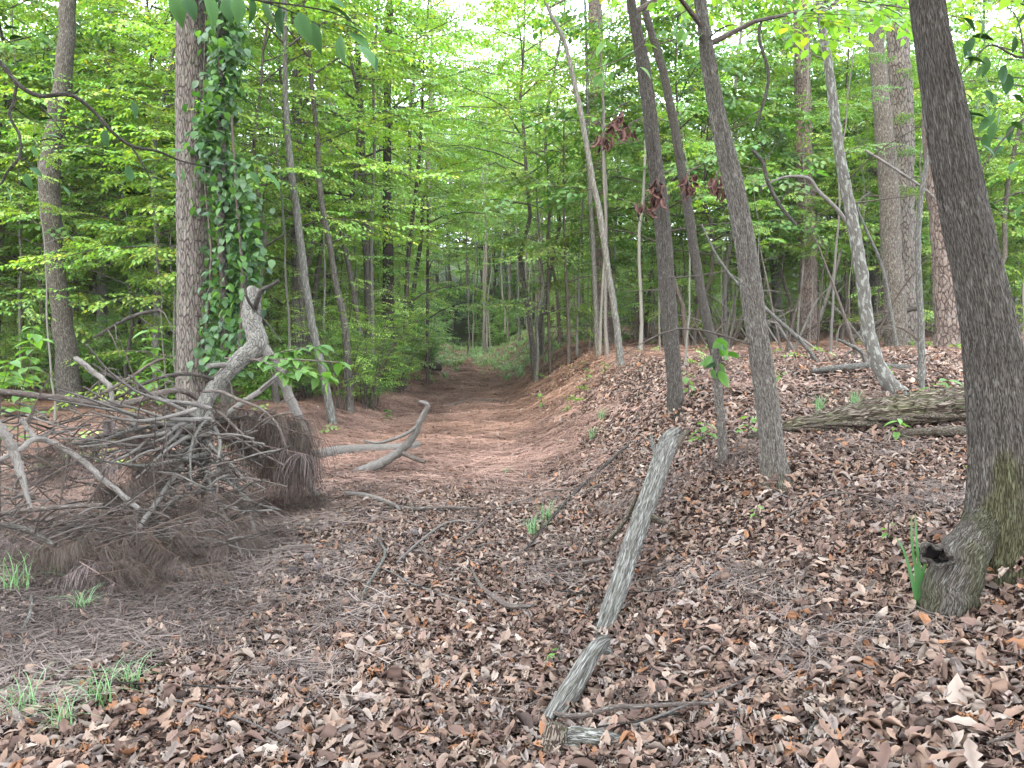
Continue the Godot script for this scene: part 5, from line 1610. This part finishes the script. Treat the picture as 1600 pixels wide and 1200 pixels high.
	for k in 1300:
		var d := rng.randf_range(21.0, 50.0)
		var s := rng.randfn(0.0, 3.0)
		if d < 33.0 and absf(s + 0.3) < 1.3 * (33.0 - d) / 10.0 and rng.randf() < 0.85: continue
		var x := centre_of_path(d) + s
		var az := rng.randf() * TAU
		var sz := rng.randf_range(0.8, 1.8)
		w.append(Transform3D(Basis(Vector3.UP, az).scaled(Vector3.ONE * sz), ground_at(x, -d)))
		var v := rng.randf_range(0.8, 1.3)
		t.append(Color(v * 1.2, v * 1.1, v * 0.95))
	var far := scatter("grass", grass_tuft(9, 14, 0.26, 0.022, 0.24), M.blade, w, t, self, true)
	tag(far, "pale green grass where the track runs into the far trees", "grass", "", "stuff")


# ------------------------------------------------------------------ boughs that hang into the top of the view
func make_near_branches() -> void:
	var oval: Mesh = M.vine_leaf
	var o := thing("hanging_bough", "dark bare-stemmed bough reaching in from the upper left with scattered leaves", "bough", spot(0, 97, -2.6))
	for w in [[[-40, 65, -2.6, 5], [0, 97, -2.6, 5], [30, 133, -2.6, 5], [62, 150, -2.62, 5], [112, 149, -2.65, 5], [150, 178, -2.7, 4.5], [172, 203, -2.7, 4], [205, 228, -2.75, 3.5], [245, 236, -2.8, 3], [285, 252, -2.85, 2], [330, 262, -2.9, 1.5]], [[26, 131, -2.6, 3.5], [22, 158, -2.6, 3.5], [15, 180, -2.58, 3], [30, 212, -2.58, 3], [31, 243, -2.56, 3], [12, 268, -2.55, 3], [0, 288, -2.55, 2.5], [-30, 300, -2.5, 2]], [[112, 149, -2.65, 3], [122, 142, -2.65, 2.5], [125, 137, -2.65, 2]], [[205, 228, -2.75, 2.5], [222, 255, -2.75, 2], [236, 282, -2.75, 1.2]], [[62, 165, -2.6, 1.6], [85, 190, -2.6, 1.4], [105, 220, -2.6, 1]], [[-30, 40, -2.4, 3], [0, 55, -2.4, 2], [20, 70, -2.4, 1]]]:
		for q in w: q[3] *= 1.35
		branch_piece("stem", o, w, "dark_bark", 6, 5, 0.15, Vector2(0.05, 0.2))
	var leaves := [[8, 45, 0.2], [25, 78, 0.1], [15, 62, 0.4], [52, 104, 3.0], [78, 105, -1.4], [112, 104, 0.3], [122, 118, 0.8], [190, 140, 2.8], [208, 148, 0.4], [206, 158, -1.2], [45, 180, 0.6], [60, 190, 0.4], [52, 215, 0.5], [20, 195, 2.5], [72, 212, 0.2], [50, 228, -1.0], [62, 222, 0.5], [40, 270, -1.3], [46, 262, -0.4], [163, 203, -1.4], [190, 210, 0.4], [200, 258, -1.5], [218, 256, 0.6], [253, 226, 0.2], [265, 238, 0.4], [282, 262, -1.2], [305, 266, -0.6], [262, 270, -0.4], [95, 290, -0.6], [8, 290, -1.2], [118, 255, 0.7], [135, 252, 2.6], [352, 275, -0.6], [390, 268, -0.8], [330, 255, 0.2], [410, 270, -0.3], [425, 278, -0.8], [395, 245, 0.2]]
	for q in leaves: near_leaf(o, q[0], q[1], -2.7, q[2], rng.randf_range(0.045, 0.066))
	o = thing("hanging_bough", "leafy bough with large drooping dark leaves hanging in at the top, left of the middle", "bough", spot(400, -60, -2.2))
	for w in [[[260, -40, -2.2, 4], [340, -20, -2.2, 4], [400, 0, -2.2, 3.5], [460, 8, -2.2, 3], [520, 20, -2.2, 2.5], [560, 40, -2.2, 1.5]], [[400, 0, -2.2, 2.5], [440, 12, -2.2, 2], [480, 30, -2.2, 1.5], [530, 55, -2.2, 1]], [[340, -20, -2.2, 2], [345, 0, -2.2, 1.5], [340, 15, -2.2, 1]], [[280, -40, -2.2, 2], [285, -10, -2.2, 1.5], [290, 10, -2.2, 1]]]:
		branch_piece("stem", o, w, "dark_bark", 5, 5, 0.15, Vector2(0.05, 0.2))
	for q in [[268, -8, -1.2], [288, -6, -1.0], [342, 2, -1.9], [352, -4, -1.3], [372, -4, -1.4], [438, 10, -1.7], [446, 18, -2.1], [466, 20, -1.2], [490, 32, -1.5], [500, -6, -0.2], [512, 10, -0.3], [532, 55, -1.6], [540, 40, -0.2], [545, 52, -0.5], [558, 70, -0.7], [415, -8, -1.6], [390, -10, -1.5], [572, 78, -0.9], [320, -14, -1.2]]:
		near_leaf(o, q[0], q[1], -2.2 + rng.randf_range(-0.08, 0.08), q[2], rng.randf_range(0.075, 0.1))
	o = thing("hanging_bough", "leafy bough reaching in behind the big leaning tree at the right edge", "bough", spot(1680, 120, -4.2))
	for w in [[[1680, 60, -4.2, 5], [1600, 90, -4.2, 4], [1550, 70, -4.2, 3], [1520, 95, -4.2, 2], [1490, 130, -4.2, 1.5]], [[1680, 160, -4.2, 5], [1610, 180, -4.2, 4], [1570, 215, -4.2, 3], [1530, 270, -4.2, 2]], [[1600, 90, -4.2, 3], [1590, 30, -4.2, 2], [1560, 0, -4.2, 1.5]], [[1680, 320, -4.4, 4], [1600, 300, -4.4, 3], [1550, 320, -4.4, 2]]]:
		branch_piece("stem", o, w, "twig_bark", 5, 5, 0.15, Vector2(0.05, 0.2))
	for k in 70:
		near_leaf(o, rng.randf_range(1500, 1660), rng.randf_range(-40, 330) if k % 3 else rng.randf_range(30, 230), -4.2 + rng.randf_range(-0.35, 0.35), rng.randf_range(-2.6, 0.2), rng.randf_range(0.075, 0.125))
	o = thing("hanging_bough", "yellow-green maple-like sprig beside the top of the peeling trunk", "bough", spot(990, 90, -6.2))
	branch_piece("stem", o, [[1010, 60, -6.2, 2.5], [985, 85, -6.2, 2], [950, 100, -6.2, 1.5], [925, 110, -6.2, 1]], "twig_bark", 5, 4, 0.2)
	for k in 16: near_leaf(o, rng.randf_range(920, 1010), rng.randf_range(60, 125), -6.2 + rng.randf_range(-0.15, 0.15), rng.randf_range(-3.2, 0.3), rng.randf_range(0.09, 0.14), true)
	o = thing("hanging_bough", "leafy sprig hanging between the peeling and the scaly trunk at the top", "bough", spot(1075, 20, -5.4))
	branch_piece("stem", o, [[1105, -20, -5.4, 2.5], [1080, 10, -5.4, 2], [1050, 30, -5.4, 1.5]], "twig_bark", 5, 4, 0.2)
	for k in 14: near_leaf(o, rng.randf_range(1030, 1110), rng.randf_range(-10, 60), -5.4 + rng.randf_range(-0.15, 0.15), rng.randf_range(-3.0, 0.3), rng.randf_range(0.08, 0.12), true)


func near_leaf(o: Node3D, u: float, v: float, z: float, angle: float, size: float, bright := false) -> void:
	# angle: the way the blade points in the view, 0 to the right, -PI/2 down; leaves droop and tilt about it
	var dir := Vector3(cos(angle), sin(angle), rng.randf_range(-0.5, 0.5)).normalized()
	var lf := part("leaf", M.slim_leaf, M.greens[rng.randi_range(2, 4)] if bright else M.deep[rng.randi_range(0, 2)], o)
	lf.transform = Transform3D(frame(dir, Vector3(rng.randf_range(-0.4, 0.4), 1, rng.randf_range(-0.2, 0.9)), size), spot(u, v, z) - o.position)
